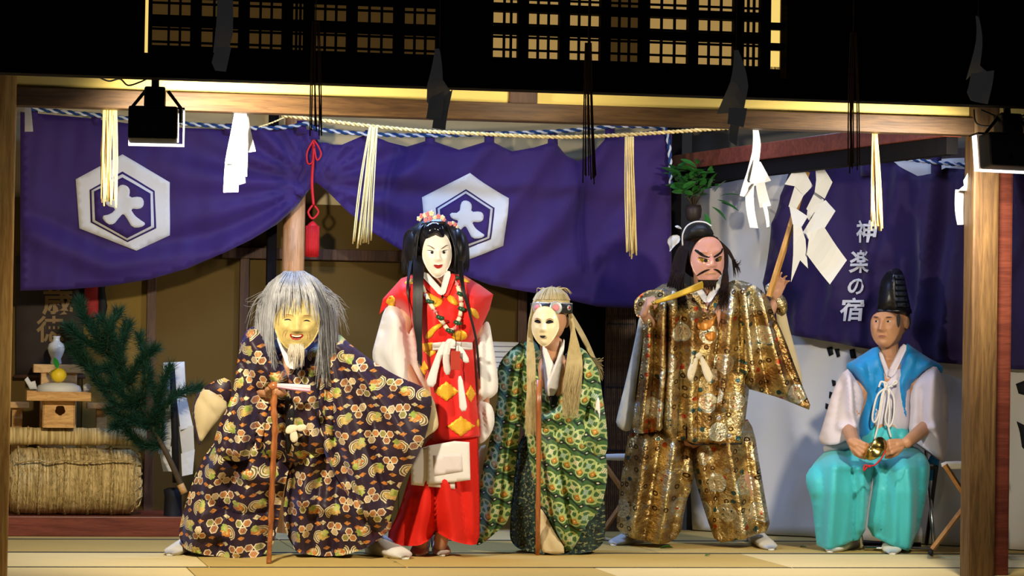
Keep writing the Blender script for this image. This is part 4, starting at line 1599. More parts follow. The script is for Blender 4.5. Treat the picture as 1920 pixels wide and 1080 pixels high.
# ------------------------------------------------------------------ things behind the players
NP = Plane((0, BACK - .06, 0), (0, 1, 0))
nt = thing('paper_notice', 'white paper notice with lines of print behind the flaxen-haired figure', 'notice', NP.v(945, 700))
no, nsurf = cloth('paper', [(908, 640), (980, 642), (980, 724), (908, 722)], NP, PAPER, nt, step=20)
for k in range(7):
    y = 648 + k * 10
    decal('print_line', [(913, y), (974 - (k * 17) % 23, y + 1), (974 - (k * 17) % 23, y + 3), (913, y + 2)], NP, nsurf, plain('faint_print', (.25, .26, .32), .8), nt, .002, 12)
t = thing('reed_blind', 'dark brown reed blind standing behind the flaxen-haired figure', 'blind', NP.v(1156, 900))
for k in range(16):
    x = NP.v(1132 + k * 3.6, 700).x
    boxo('reed', (x, BACK - .10, .67), (.0085, .008, 1.34), WOOD_BEAM if k % 3 else WOOD_DARK, t, bev=0)
for z in (.45, .8, 1.15):
    boxo('binding_thread', (NP.v(1159, 700).x, BACK - .106, z), (.155, .004, .008), INK, t, bev=0)


def stool(label, seat, legs, foot, pl, dy):
    base = pl.v(*foot[0])
    t = thing('folding_stool', label, 'stool', (base.x, base.y, 0))
    o, _ = pillow('seat', seat, pl, WHITE_SHEET, t, .17, .17, 6, step=7, smooth=1)
    for s in (-1, 1):
        for a, b in legs:
            p, q = pl.v(*a, s * dy), pl.v(*b, s * dy)
            MB().tube([p, q], .014, 4, upv=(0, 1, 0)).build('leg', WOOD_STOOL, t, False)
    for f in foot:
        MB().tube([pl.v(*f, dy + .03), pl.v(*f, -dy - .03)], .014, 8).build('foot_bar', INK, t)
    return t


S1 = Plane(fl(1150, 1010))
stool('folding stool with white seat between the flaxen-haired and gold-robed figures', [(1120, 852), (1172, 850), (1230, 852), (1230, 862), (1170, 864), (1122, 862)], [((1128, 1000), (1222, 864)), ((1130, 866), (1225, 1000))], [(1128, 1004), (1225, 1004)], S1, .12)
S2 = Plane(fl(1790, 1045))
stool('wooden folding stool with white seat beside the seated musician', [(1764, 866), (1800, 864), (1880, 866), (1880, 878), (1800, 880), (1766, 878)], [((1748, 1030), (1862, 880)), ((1772, 872), (1875, 1030))], [(1745, 1036), (1878, 1036)], S2, .13)

# fallen leaves
for lab, (x, y), a, s in (('large fallen green leaf on the mats before the gold-robed figure', (1262, 1027), .2, .8), ('small fallen green leaf lying nearer the front of the mats', (1331, 1041), 1.0, .42), ('dark fallen leaf on the mats beside the white sheet', (1512, 1026), -.6, .5), ('tiny fallen leaf scrap on the mats before the maiden', (744, 1054), .6, .2)):
    p = fl(x, y, .004)
    me = leaf_mesh('fallen_leaf', .085, .026, LEAF, .1, .5)
    o = bpy.data.objects.new('fallen_leaf', me)
    link(o)
    o.location = p
    o.rotation_euler = (0.05, 0, a + 1.2)
    o.scale = (s, s, s)
    tag(o, lab, 'leaf')
# ================================================================== people: tools
class Body:
    """limbs, head and hands gathered and grown into one continuous skin"""

    def __init__(s):
        s.mb = MB()

    def limb(s, pts, rs, n=12):
        for p, r in zip(pts, rs):
            s.mb.ball(p, r, n, 8)
        s.mb.tube(pts, rs, n)
        return s

    def build(s, parent, mat, voxel=.007):
        o = s.mb.build('body', mat, parent)
        md = o.modifiers.new('skin', 'REMESH')
        md.mode = 'VOXEL'
        md.voxel_size = voxel
        md.use_smooth_shade = True
        sm = o.modifiers.new('even', 'SMOOTH')
        sm.factor, sm.iterations = .5, 2
        dg = bpy.context.evaluated_depsgraph_get()
        me = bpy.data.meshes.new_from_object(o.evaluated_get(dg))
        o.modifiers.clear()
        old = o.data
        o.data = me
        bpy.data.meshes.remove(old)
        if not me.materials:
            me.materials.append(mat)
        me.polygons.foreach_set('use_smooth', [True] * len(me.polygons))
        return o


def hand(B, W, d, n, side, curl=.9, L=.17, spread=.0, thumb=(.6, .5)):
    """wrist W, d towards the knuckles, n the way the palm faces, side +-1 puts the thumb at d x n"""
    d, n = Vector(d).normalized(), Vector(n).normalized()
    n = (n - d * n.dot(d)).normalized()
    s = d.cross(n) * side
    k = L / .17
    W = Vector(W)
    r0 = .0088 * k
    B.limb([W, W + d * .03 * k], [.021 * k, .020 * k])
    for i, (off, ln, kn) in enumerate(((.030, .072, .080), (.010, .080, .084), (-.010, .074, .080), (-.029, .058, .072))):
        base = W + s * off * .6 * k + d * .012 * k
        K = W + s * off * k + d * kn * k
        B.limb([base, K], [.014 * k, .0115 * k], 8)
        a = spread * off / .03
        dd = (d + s * a).normalized()
        P = K
        c = curl if not hasattr(curl, '__len__') else curl[i]
        ang = 0
        for j, (f, rr) in enumerate(((.45, 1.0), (.30, .95), (.25, .85))):
            ang += c * (1.0, 1.1, .7)[j]
            v = dd * math.cos(ang) + n * math.sin(ang)
            Q = P + v * ln * f * k
            B.limb([P, Q], [r0 * rr, r0 * rr * .94], 8)
            P = Q
    T0 = W + s * .020 * k + d * .018 * k
    T1 = W + s * .040 * k + d * .045 * k + n * .012 * k
    T2 = T1 + (d * .8 + s * thumb[0] * .5 + n * thumb[1]).normalized() * .032 * k
    T3 = T2 + (d * .8 - s * .2 + n * thumb[1]).normalized() * .026 * k
    B.limb([T0, T1, T2, T3], [.015 * k, .0125 * k, .0105 * k, .009 * k], 8)


class Face:
    def __init__(s, o, w, h, yaw=0, pitch=0, roll=0, D=None, amp=1.0, jaw=.30, kind=''):
        s.o, s.w, s.h = Vector(o), w, h
        s.D = D or w * .78
        s.amp, s.jaw, s.kind = amp, jaw, kind
        B = Matrix((Vector(RH), Vector(-FH), Vector((0, 0, 1)))).transposed()      # x right, y to the audience, z up
        s.M = B @ Matrix.Rotation(math.radians(-yaw), 3, 'Z') @ Matrix.Rotation(math.radians(-pitch), 3, 'X') @ Matrix.Rotation(math.radians(roll), 3, 'Y')

    def y(s, a, b):
        g = lambda x0, z0, sx, sz: np.exp(-((a - x0) / sx) ** 2 - ((b - z0) / sz) ** 2)
        base = s.D * np.sqrt(np.maximum(.06, 1 - (np.abs(a) * .92) ** 2.3 - (np.abs(b) * .86) ** 2.6))
        nz = np.interp(b, [-.34, -.22, -.14, .0, .25, .45], [0, .15, .235, .18, .07, .0])
        f = np.exp(-(a / (.15 + .05 * np.clip(.2 - b, 0, .4))) ** 2) * nz
        f = f + .07 * (g(.2, -.17, .09, .08) + g(-.2, -.17, .09, .08))
        f = f - .085 * (g(.40, .20, .22, .13) + g(-.40, .20, .22, .13))
        f = f + .05 * (g(.40, .17, .14, .075) + g(-.40, .17, .14, .075))
        f = f + .045 * (g(.38, .40, .3, .09) + g(-.38, .40, .3, .09))
        f = f + .055 * (g(.52, -.12, .2, .2) + g(-.52, -.12, .2, .2))
        f = f + .07 * g(0, -.46, .34, .15) - .035 * g(0, -.30, .07, .08) - .05 * g(0, -.455, .26, .028)
        f = f + .09 * g(0, -.80, .26, .14) - .03 * g(0, -.62, .25, .06)
        if s.kind == 'god':
            f = f + .06 * (g(.36, .42, .32, .10) + g(-.36, .42, .32, .10)) + .05 * (g(.22, -.16, .13, .1) + g(-.22, -.16, .13, .1)) + .06 * g(0, .05, .22, .1) + .05 * g(0, .7, .5, .25)
        if s.kind == 'old':
            f = f + .05 * (g(.5, -.05, .2, .15) + g(-.5, -.05, .2, .15)) - .03 * (g(.42, -.32, .05, .2) + g(-.42, -.32, .05, .2)) - .05 * g(0, -.45, .26, .10)
            f = f + .012 * np.sin(b * 60) * g(0, .62, .7, .16)
        return base + f * s.h * s.amp

    def pt(s, a, b, lift=0.0, y=None):
        yy = s.y(a, b) if y is None else y
        L = np.stack([a * s.w, yy + lift, b * s.h], -1)
        return L @ np.array(s.M).T + np.array(s.o)

    def outline(s, n=56, top=1.0):
        t = np.linspace(0, 2 * math.pi, n, endpoint=False)
        a, b = np.cos(t), np.sin(t)
        a = np.sign(a) * np.abs(a) ** .85 * (1 - s.jaw * np.clip(-b, 0, 1) ** 1.6)
        b = np.where(b > 0, b * top, b)
        return np.stack([a, b], 1)

    def shell(s, name, mat, parent, step=.075, top=1.0, thick=.014):
        P, faces, d = triangulate(resample(s.outline(top=top), step), step)
        V1 = s.pt(P[:, 0], P[:, 1])
        V2 = s.pt(P[:, 0] * .97, P[:, 1] * .97, -thick)
        n = len(P)
        o2 = []
        for f in faces:
            A, Bq, C_ = P[f[0]], P[f[1]], P[f[2]]
            o2.append(f if (Bq[0] - A[0]) * (C_[1] - A[1]) - (Bq[1] - A[1]) * (C_[0] - A[0]) < 0 else f[::-1])
        bi = [i for i in range(n) if d[i] < 1e-4]
        bi.sort(key=lambda i: math.atan2(P[i][1], P[i][0]))
        side = [(a, b, n + b, n + a) for a, b in zip(bi, bi[1:] + bi[:1])]
        fs = [f[::-1] for f in o2] + side + [tuple(n + i for i in f) for f in o2]
        return mesh(name, np.vstack([V1, V2]), fs, mat, parent)

    def solid(s, mb, top=1.0, step=.075, back=.03):
        P, faces, d = triangulate(resample(s.outline(top=top), step), step)
        V1 = s.pt(P[:, 0], P[:, 1])
        V2 = s.pt(P[:, 0], P[:, 1], 0, np.full(len(P), -back))
        n = len(P)
        bi = [i for i in range(n) if d[i] < 1e-4]
        bi.sort(key=lambda i: math.atan2(P[i][1], P[i][0]))
        side = [(a, b, n + b, n + a) for a, b in zip(bi, bi[1:] + bi[:1])]
        mb.add(np.vstack([V1, V2]), faces + side + [tuple(n + i for i in f[::-1]) for f in faces])

    def patch(s, name, poly, mat, parent, lift=.0022, step=.05, smooth=1, thick=.004):
        P, faces, d = triangulate(resample(chaikin(poly, smooth), step), step)
        n = len(P)
        V1, V2 = s.pt(P[:, 0], P[:, 1], lift), s.pt(P[:, 0], P[:, 1], lift - thick)
        bi = [i for i in range(n) if d[i] < 1e-4]
        c = P[bi].mean(0)
        fs = []
        for f in faces:
            A, Bq, C_ = P[f[0]], P[f[1]], P[f[2]]
            fs.append(f[::-1] if (Bq[0] - A[0]) * (C_[1] - A[1]) - (Bq[1] - A[1]) * (C_[0] - A[0]) < 0 else f)
        return mesh(name, np.vstack([V1, V2]), fs + [tuple(n + i for i in f[::-1]) for f in fs], mat, parent)

    def loc(s, a, b, y):
        return Vector(s.pt(np.array(float(a)), np.array(float(b)), 0, np.array(float(y))))


def skull(B, f, back=.05, up=.02):
    """a head behind a face"""
    c = f.loc(0, .25, -back)
    B.mb.ball(c, (f.w * 1.02, f.w * 1.15, f.h * .92), 18, 12, f.M)
    B.mb.ball(f.loc(0, -.35, -back * .5), (f.w * .8, f.w * .8, f.h * .62), 16, 10, f.M)


def strands(name, mat, parent, pl, paths, r=.0028, n=4, sub=5, extra=None):
    mb = extra or MB()
    for p in paths:
        L = px_line(pl, p, 0, sub)
        m = len(L)
        mb.tube(L, [r * (1 - .75 * (i / (m - 1)) ** 2) for i in range(m)], n, False)
    return mb.build(name, mat, parent, stuff=True)


def tabi(parent, heel, toe, w=.046, h=.07, ankle=.10, mat=None):
    heel, toe = Vector(heel), Vector(toe)
    d = toe - heel
    L = d.length
    d.normalize()
    s = d.cross(Vector((0, 0, 1)))
    V, Fc = [], []
    n, m = 16, 12
    for i in range(m):
        t = i / (m - 1)
        ww = w * np.interp(t, [0, .08, .3, .6, .78, .93, 1], [.3, .66, .74, .95, 1.05, .85, .35])
        hh = h * np.interp(t, [0, .08, .3, .6, .8, .95, 1], [.6, 1.05, 1.25, .85, .60, .45, .2])
        for k in range(n):
            a = 2 * math.pi * k / n
            z = hh * .5 * (1 + math.sin(a)) if math.sin(a) > -.5 else 0
            V.append(heel + d * (L * t) + s * (ww * math.cos(a)) + Vector((0, 0, max(.001, z))))
    for i in range(m - 1):
        for k in range(n):
            Fc.append((i * n + k, i * n + (k + 1) % n, (i + 1) * n + (k + 1) % n, (i + 1) * n + k))
    Fc += [tuple(range(n)), tuple((m - 1) * n + n - 1 - k for k in range(n))]
    mb = MB().add(V, Fc)
    a = heel + d * L * .2
    mb.tube([a + Vector((0, 0, .02)), a + Vector((0, 0, h)), a + Vector((0, 0, h + ankle))], [.040, .044, .048], 14)
    return mb.build('sock', mat or TABI, parent)


def person(label, px, py, group=None):
    f = fl(px, py)
    t = thing('person', label, 'person', f)
    return t, Plane(f)


def ell(cx, cy, rx, ry, n=20, rot=0):
    c, s = math.cos(rot), math.sin(rot)
    return [(cx + rx * math.cos(a) * c - ry * math.sin(a) * s, cy + rx * math.cos(a) * s + ry * math.sin(a) * c) for a in [2 * math.pi * k / n for k in range(n)]]


def bow(name, parent, pl, mat, parts, off, T=.012):
    """parts: outlines of loops and tails of one ribbon"""
    for p in parts:
        pillow(name, p, pl.s_(off), mat, parent, T * .6, .005, 5, step=4, smooth=1)
# ================================================================== the old man with the cane
om, pl = person('stooping figure in grey wig and smiling yellow mask, leaning on the knotted cane', 520, 1042)
B = Body()
v = pl.v
hd = v(557, 600, .26)
B.limb([v(545, 840, -.08), v(545, 760, .02), v(548, 690, .08)], [.12, .12, .12])
B.limb([v(548, 690, .10), v(555, 640, .18)], [.05, .045])
B.mb.ball(v(557, 590, .20), (.085, .095, .105), 16, 12)
for hx, kx, ax, ay, kz in ((515, 430, 360, 1000, 900), (585, 650, 690, 1000, 900)):
    B.limb([v(hx, 850, -.05), v(kx, kz, -.02), v(ax, ay, -.02)], [.07, .055, .032])
B.limb([v(500, 665, .10), v(470, 735, .11), v(500, 735, .25)], [.055, .042, .026])
B.limb([v(605, 665, .06), v(672, 745, .06), v(752, 778, .06)], [.05, .04, .028])
hand(B, v(502, 732, .30), v(520, 726, .335) - v(502, 732, .30), Vector(FH) * -.1 + Vector((0, 0, -1)), 1, 1.15, .15)
hand(B, v(752, 778, .06), (.3, .1, -1), Vector(FH), 1, .4, .15)
B.build(om, SKIN, .008)
cr = [(25, 60, .018)]
# trouser legs
pillow('trouser_leg', [(470, 770), (430, 800), (395, 838), (372, 872), (352, 930), (334, 995), (340, 1022), (372, 1034), (420, 1041), (470, 1043), (500, 1040), (517, 1012), (527, 940), (542, 880), (556, 800), (530, 760)], pl.s_(.02), BROCADE, om, .15, .16, 70,
       [([(440, 800), (400, 900), (372, 1020)], 14, .03), ([(490, 800), (470, 920), (455, 1030)], 14, .03), ([(465, 820), (430, 920), (415, 1030)], 10, -.03), ([(520, 850), (500, 960), (495, 1030)], 10, -.03), ([(395, 850), (450, 880), (520, 900)], 12, .025), ([(380, 930), (440, 960), (510, 960)], 10, -.022), ([(360, 985), (420, 1000)], 10, .02)], [(12, 46, .010), (70, 60, .006)], seed=3, hem=1012)
pillow('trouser_leg', [(560, 790), (545, 860), (533, 920), (530, 970), (540, 1012), (560, 1034), (610, 1041), (650, 1038), (690, 1024), (725, 1000), (738, 985), (722, 930), (745, 890), (765, 840), (735, 800), (640, 770)], pl.s_(-.02), BROCADE, om, .15, .16, 70,
       [([(600, 800), (575, 920), (565, 1030)], 12, .03), ([(650, 800), (630, 920), (625, 1035)], 14, -.03), ([(690, 800), (675, 920), (690, 1010)], 14, .03), ([(620, 820), (600, 920), (590, 1035)], 10, -.025), ([(560, 930), (640, 960), (720, 940)], 12, .02)], [(-10, 50, .010), (75, 66, .006)], seed=5, uvoff=(.05, .03), hem=1000)
# coat body
_, cs = pillow('coat', [(455, 622), (486, 606), (530, 612), (552, 650), (575, 640), (600, 606), (636, 630), (655, 700), (650, 790), (620, 850), (575, 868), (530, 866), (470, 868), (436, 810), (440, 740), (446, 670)], pl.s_(.07), BROCADE, om, .15, .20, 70,
       [([(540, 680), (535, 780), (530, 860)], 9, -.04), ([(560, 690), (552, 780), (560, 860)], 12, .03), ([(590, 660), (580, 760), (600, 850)], 12, .025), ([(610, 680), (604, 800)], 8, -.03), ([(520, 660), (525, 740)], 10, .02), ([(480, 720), (470, 850)], 12, -.03), ([(625, 700), (622, 830)], 9, .02)], [(5, 44, .008)], seed=8)
# dark opening of the coat below the collar
decal('under_robe', [(536, 745), (550, 740), (560, 760), (556, 800), (548, 850), (536, 850), (540, 800)], pl.s_(.07), cs, BLACK_CLOTH, om, .008, 6, 1)
bow('tie_bow', om, pl, CREAM_BOW, [[(534, 808), (540, 797), (556, 796), (560, 803), (552, 812), (538, 814)], [(556, 797), (574, 795), (575, 806), (562, 810), (555, 805)], [(545, 806), (556, 806), (560, 826), (549, 831), (543, 822)]], .29)
# great hanging sleeve
pillow('sleeve', [(604, 612), (628, 618), (662, 650), (700, 678), (745, 706), (792, 724), (811, 740), (808, 776), (796, 828), (776, 868), (752, 905), (738, 950), (728, 986), (706, 1004), (676, 975), (650, 925), (622, 880), (600, 830), (590, 760), (588, 690)], pl.s_(.13), BROCADE, om, .075, .10, 42,
       [([(615, 640), (640, 760), (690, 960)], 14, .030), ([(625, 650), (700, 790), (720, 940)], 12, -.026), ([(640, 650), (735, 780), (770, 850)], 12, .024), ([(610, 690), (618, 800), (650, 900)], 11, -.030), ([(660, 665), (745, 745), (800, 790)], 11, -.018), ([(600, 720), (600, 800), (625, 870)], 9, .024)], [(-28, 58, .008)], step=6, seed=6, pinch=22, uvoff=(.02, .06))
pillow('sleeve_lining', [(800, 738), (813, 745), (823, 792), (820, 806), (800, 818), (788, 835), (796, 790)], pl.s_(.09), CREAM, om, .012, .012, 14, step=5, smooth=1)
# arm sleeve that reaches to the cane
_, ss_ = pillow('sleeve', [(462, 618), (486, 616), (512, 650), (534, 690), (541, 712), (528, 728), (512, 740), (502, 770), (492, 830), (470, 862), (430, 868), (398, 840), (408, 800), (428, 762), (440, 720), (446, 664)], pl.s_(.22), BROCADE, om, .085, .10, 36,
       [([(478, 640), (500, 690), (526, 715)], 16, .03), ([(455, 680), (475, 730), (500, 745)], 10, -.03), ([(468, 740), (450, 850)], 10, .03), ([(490, 740), (475, 850)], 8, -.03), ([(445, 740), (425, 830)], 10, -.022), ([(500, 700), (515, 722)], 6, -.012)], [(20, 34, .009)], step=6, seed=12, uvoff=(.08, .01))
pillow('sleeve_end', [(374, 736), (392, 718), (430, 705), (436, 740), (424, 760), (396, 745)], pl.s_(.06), BROCADE, om, .02, .02, 14, step=6, smooth=1)
_, ls = pillow('sleeve_lining', [(372, 738), (386, 728), (408, 740), (430, 758), (412, 784), (392, 808), (374, 834), (365, 800), (360, 766)], pl.s_(.085), CREAM, om, .03, .03, 24, [([(375, 745), (400, 775)], 8, -.01)], step=6, smooth=1)
MB().tube(px_line(pl, [(374, 736), (364, 762), (366, 796), (374, 834)], .085), .005, 6).build('lining_edge', BROCADE, om)
# collar, neck
pillow('white_collar', strip((521, 620), (547, 690), 15, 16), pl.s_(.315), WHITE_SILK, om, .015, .03, 6, step=4, smooth=1)
pillow('white_collar', strip((574, 626), (548, 692), 15, 16), pl.s_(.322), WHITE_SILK, om, .015, .03, 6, step=4, smooth=1)
pillow('neck_skin', [(528, 622), (570, 626), (560, 660), (547, 676), (538, 660)], pl.s_(.285), SKIN, om, .02, .05, 16, step=5, smooth=1)
# mask
f = Face(v(556, 606, .345), .106, .126, 6, 8, 2, .085, kind='old', jaw=.28)
mk = f.shell('mask', MASK_YELLOW, om)
for s in (-1, 1):
    f.patch('eye_slit', [(s * .24, .17), (s * .36, .235), (s * .5, .22), (s * .6, .15), (s * .48, .185), (s * .36, .19)], INK, mk, .003, .03, 1)
    f.patch('eyebrow', [(s * .16, .36), (s * .4, .42), (s * .62, .36), (s * .4, .395)], LIP_BROWN, mk, .002, .04, 1)
    for q in (0, 1):
        f.patch('wrinkle', [(s * (.36 + .14 * q), -.14), (s * (.50 + .12 * q), -.36), (s * (.48 + .1 * q), -.58), (s * (.48 + .12 * q), -.36)], LIP_BROWN, mk, .0015, .04, 1)
f.patch('mouth', [(-.32, -.30), (0, -.36), (.32, -.28), (.24, -.46), (0, -.54), (-.24, -.48)], LIP_RED, mk, .002, .04, 1)
f.patch('teeth', [(-.24, -.335), (0, -.375), (.24, -.325), (.18, -.40), (0, -.425), (-.18, -.405)], PEARL, mk, .0045, .04, 1)
f.patch('mouth_hollow', [(-.2, -.41), (0, -.43), (.2, -.40), (.14, -.455), (0, -.47), (-.14, -.46)], plain('mouth_dark', (.05, .005, .005), .6), mk, .0045, .04, 1)
# wig
R2 = random.Random(5)
P_ = []
for k in range(520):
    s = R2.choice((-1, 1))
    q = R2.random() ** .8
    x0 = 553 + s * R2.uniform(0, 20)
    sp = 39 + 38 * q
    off = .36 - .20 * q + R2.uniform(-.02, .02)
    ye = R2.uniform(660, 728) if q < .75 else R2.uniform(620, 700)
    xe = 556 + s * (sp * (.92 if s < 0 else .95) + R2.uniform(-8, 8)) - (4 if s < 0 else -2)
    P_.append([(x0, 512 + R2.uniform(-4, 10), .27), (553 + s * (24 + 26 * q), 524 + 10 * q + R2.uniform(-3, 3), .34 - .10 * q), (555 + s * sp * .96, 582 + R2.uniform(-8, 8), off), (556 + s * (sp + 2), 640, off - .0), (xe, ye, off - .03)])
for k in range(130):                         # fringe over the brow
    a = R2.uniform(-1, 1)
    P_.append([(553 + a * 16, 510 + R2.uniform(0, 8), .30), (553 + a * 36, 540, .44), (555 + a * 47, 566 + R2.uniform(-22, 26) + 30 * abs(a) ** 2, .458 - .03 * abs(a))])
FLY = []
for k in range(60):                          # flyaway hair
    s = 1 if k % 3 else -1
    a = R2.uniform(.2, 1)
    FLY.append([(553 + s * 10, 510, .27), (553 + s * 45 * a, 512 + 26 * a, .27), (556 + s * (60 + 20 * a), 560 + 10 * a + R2.uniform(-20, 20), .22), (556 + s * (66 + 34 * a), 600 + R2.uniform(-40, 30), .2)])
cap = MB()
cap.ball(v(555, 566, .225), (.135, .135, .135), 24, 16)
strands('wig', HAIR_GREY, om, pl, P_, .0024, extra=cap)
strands('flyaway_hair', HAIR_GREY, om, pl, FLY, .0011)
strands('beard', HAIR_WHITE, om, pl, [[(556 + a * 13, 648 + R2.uniform(-4, 3), .43), (555 + a * 16, 662, .42), (554 + a * 14 + R2.uniform(-3, 3), R2.uniform(668, 695), .39)] for a in [R2.uniform(-1, 1) for _ in range(70)]], .0022)
tabi(om, fl(372, 1030), fl(318, 1042), .05, .07)
tabi(om, fl(690, 1037), fl(760, 1049), .062, .085, .12)
# what he holds
cn = v(514, 735, .335)
cane = MB()
L = px_line(pl, [(507, 727, .35), (513, 722, .35), (517, 730, .35), (513, 760, .35), (516, 800, .35), (513, 850, .345), (510, 920, .34), (508, 980, .335)], 0, 5) + [Vector(fl(504, 1056, .003))]
cane.tube(L, [.017 + .0025 * math.sin(i * 1.9) - .004 * i / len(L) for i in range(len(L))], 10)
cane.ball(v(514, 724, .35), (.026, .024, .022), 12, 8)
tag(cane.build('walking_cane', CANE_WOOD), 'knotted red-brown cane gripped by the grey-wigged figure', 'cane')
fan = thing('folded_fan', 'closed white and pink paper fan in the cane hand of the grey-wigged figure', 'fan', v(522, 724, .37))
FPK = plain('pink_fan_paper', (.62, .30, .42), .6)
for k in range(5):
    d = (k - 2)
    MB().tube([v(520, 723 + d * 1.0, .375), v(550, 726 + d * 1.7, .385), v(582, 729 + d * 2.1, .39)], [.006, .007, .008], 4).build('fan_fold', FPK if k in (2, 4) else WHITE_SILK, fan)

# ================================================================== the maiden
md, pl = person('standing figure in scarlet tunic and white maiden mask with long black wig', 808, 1042)
v = pl.v
B = Body()
B.limb([v(835, 800), v(835, 700), v(828, 580, 0)], [.12, .10, .115])
B.limb([v(826, 560), v(820, 510, .01)], [.05, .045])
B.mb.ball(v(820, 470, .0), (.078, .09, .105), 16, 12)
for hx, ax in ((815, 790), (852, 826)):
    B.limb([v(hx, 810), v(hx - 10, 910, .02), v(ax, 1020, -.02)], [.08, .055, .034])
B.limb([v(770, 565), v(745, 660, .02), v(785, 740, .10)], [.05, .04, .028])
B.limb([v(880, 565), v(902, 660, -.04), v(910, 745, -.02)], [.045, .034, .024])
hand(B, v(785, 740, .10), (.4, -.2, -1), Vector(FH), 1, .5, .15)
hand(B, v(910, 750, -.02), (0, 0, -1), Vector(FH), -1, .5, .12)
B.build(md, SKIN_LIGHT, .008)
_, sk = pillow('skirt', [(800, 800), (785, 840), (768, 890), (748, 960), (722, 1008), (742, 1020), (775, 1021), (797, 1016), (813, 1004), (818, 996), (830, 1002), (858, 1013), (880, 1020), (899, 1020), (900, 960), (898, 880), (896, 800)], pl.s_(.0), RED_SKIRT, md, .15, .17, 60,
       [([(818, 900), (817, 1010)], 5, -.035), ([(835, 900), (850, 1010)], 10, .02), ([(800, 900), (790, 1015)], 9, .02), ([(782, 920), (762, 1018)], 7, -.025), ([(860, 860), (876, 1015)], 7, -.02), ([(772, 930), (742, 1018)], 9, .018), ([(885, 860), (892, 1015)], 6, .015)], step=6, smooth=1, seed=3, pinch=8, hem=985)
_, tn = pillow('tunic', [(752, 522), (776, 514), (796, 515), (812, 536), (829, 552), (836, 530), (842, 512), (868, 515), (900, 534), (925, 552), (918, 580), (902, 615), (886, 642), (891, 700), (894, 760), (900, 818), (850, 822), (801, 834), (803, 780), (800, 720), (790, 680), (782, 645), (772, 602), (752, 580), (730, 570), (711, 590), (718, 560)], pl.s_(.03), RED, md, .13, .15, 46,
       [([(752, 530), (770, 590)], 14, .02), ([(820, 560), (815, 640)], 12, .012), ([(812, 655), (880, 655)], 8, -.025), ([(860, 560), (870, 640)], 10, -.012), ([(825, 690), (818, 810)], 10, .014), ([(870, 690), (876, 810)], 8, -.012), ([(885, 560), (880, 630)], 9, .014)], step=6, smooth=0, seed=5, pinch=9, hem=805)
tp = pl.s_(.03)


def lozenge(cx, cy, rx, ry):
    p = []
    for k in range(36):
        a = 2 * math.pi * k / 36
        r = 1 / (abs(math.cos(a)) + abs(math.sin(a))) * (1.04 + .08 * math.cos(a * 12))
        p.append((cx + rx * r * math.cos(a), cy + ry * r * math.sin(a)))
    return p


for q in (lozenge(838, 733, 23, 18), lozenge(865, 798, 25, 18), lozenge(883, 738, 9, 16), lozenge(814, 563, 11, 10), [(801, 552), (812, 546), (826, 552), (832, 560), (828, 574), (814, 578), (804, 570)],
          [(842, 552), (856, 560), (862, 574), (850, 572), (838, 562)], [(848, 626), (862, 618), (874, 622), (878, 634), (862, 640), (850, 637)], [(796, 634), (808, 616), (826, 606), (834, 610), (818, 620), (808, 636)],
          [(722, 566), (734, 552), (744, 562), (737, 580), (729, 572)], [(756, 530), (780, 520), (790, 524), (768, 536)], [(880, 576), (896, 582), (900, 600), (886, 594)], [(858, 518), (876, 522), (884, 532), (866, 528)], lozenge(796, 690, 8, 14), lozenge(808, 660, 11, 9), [(893, 788), (898, 784), (899, 800), (894, 800)]):
    decal('gold_medallion', q, tp, tn, MEDALLION, md, .004, 5, 1)
MB().tube([v(812, 655, .165), v(846, 652, .18), v(884, 654, .15)], .016, 8, flat=.4).build('sash', WHITE_SILK, md)
decal('sash_front', [(812, 643), (846, 640), (886, 642), (886, 654), (846, 654), (812, 656)], tp, tn, WHITE_SILK, md, .012, 5)
decal('sash_end', [(792, 644), (812, 642), (812, 656), (794, 660)], tp, tn, MEDALLION, md, .010, 5)
bow('sash_bow', md, pl, WHITE_SILK, [[(828, 640), (838, 642), (822, 690), (816, 728), (797, 722), (808, 690)], [(836, 638), (848, 640), (842, 668), (846, 702), (833, 703), (829, 670)], [(858, 646), (868, 652), (882, 678), (872, 682), (860, 668), (853, 654)],
                                  [(858, 706), (866, 704), (872, 740), (877, 770), (862, 772), (860, 740)], [(836, 636), (850, 634), (858, 646), (846, 654), (836, 650)]], .19)
_, sl = pillow('sleeve', [(724, 566), (748, 572), (772, 600), (783, 648), (790, 690), (800, 726), (806, 760), (800, 800), (770, 800), (730, 730), (694, 676), (706, 630)], pl.s_(.02), WHITE_SILK, md, .085, .10, 34,
       [([(745, 590), (735, 660), (760, 760)], 14, .016), ([(765, 610), (775, 700), (790, 770)], 9, -.02), ([(720, 620), (715, 670), (750, 730)], 10, -.012)], [(-14, 44, .005)], step=6, seed=4)
pillow('sleeve', [(896, 624), (916, 594), (924, 640), (937, 728), (926, 744), (906, 752), (896, 766), (890, 730), (886, 660)], pl.s_(-.01), WHITE_SILK, md, .05, .06, 16,
       [([(910, 630), (918, 730)], 7, -.018), ([(900, 640), (902, 740)], 6, .014)], step=5, seed=6)
pillow('sleeve_end', [(893, 754), (908, 752), (924, 760), (929, 794), (915, 824), (894, 836), (896, 800)], pl.s_(-.005), WHITE_SILK, md, .04, .05, 16, [([(905, 765), (912, 815)], 5, -.015)], step=5)
_, ap = pillow('apron', [(801, 836), (852, 827), (880, 829), (882, 900), (852, 904), (800, 908)], pl.s_(.172), WHITE_SILK, md, .003, .003, 3, step=6, smooth=0)
pillow('apron_under_sheet', [(786, 842), (806, 835), (853, 850), (853, 917), (771, 909), (770, 876)], pl.s_(.16), WHITE_SILK, md, .003, .003, 3, step=6, smooth=0)
PKF = plain('faded_pink_square', (.70, .63, .62), .7)
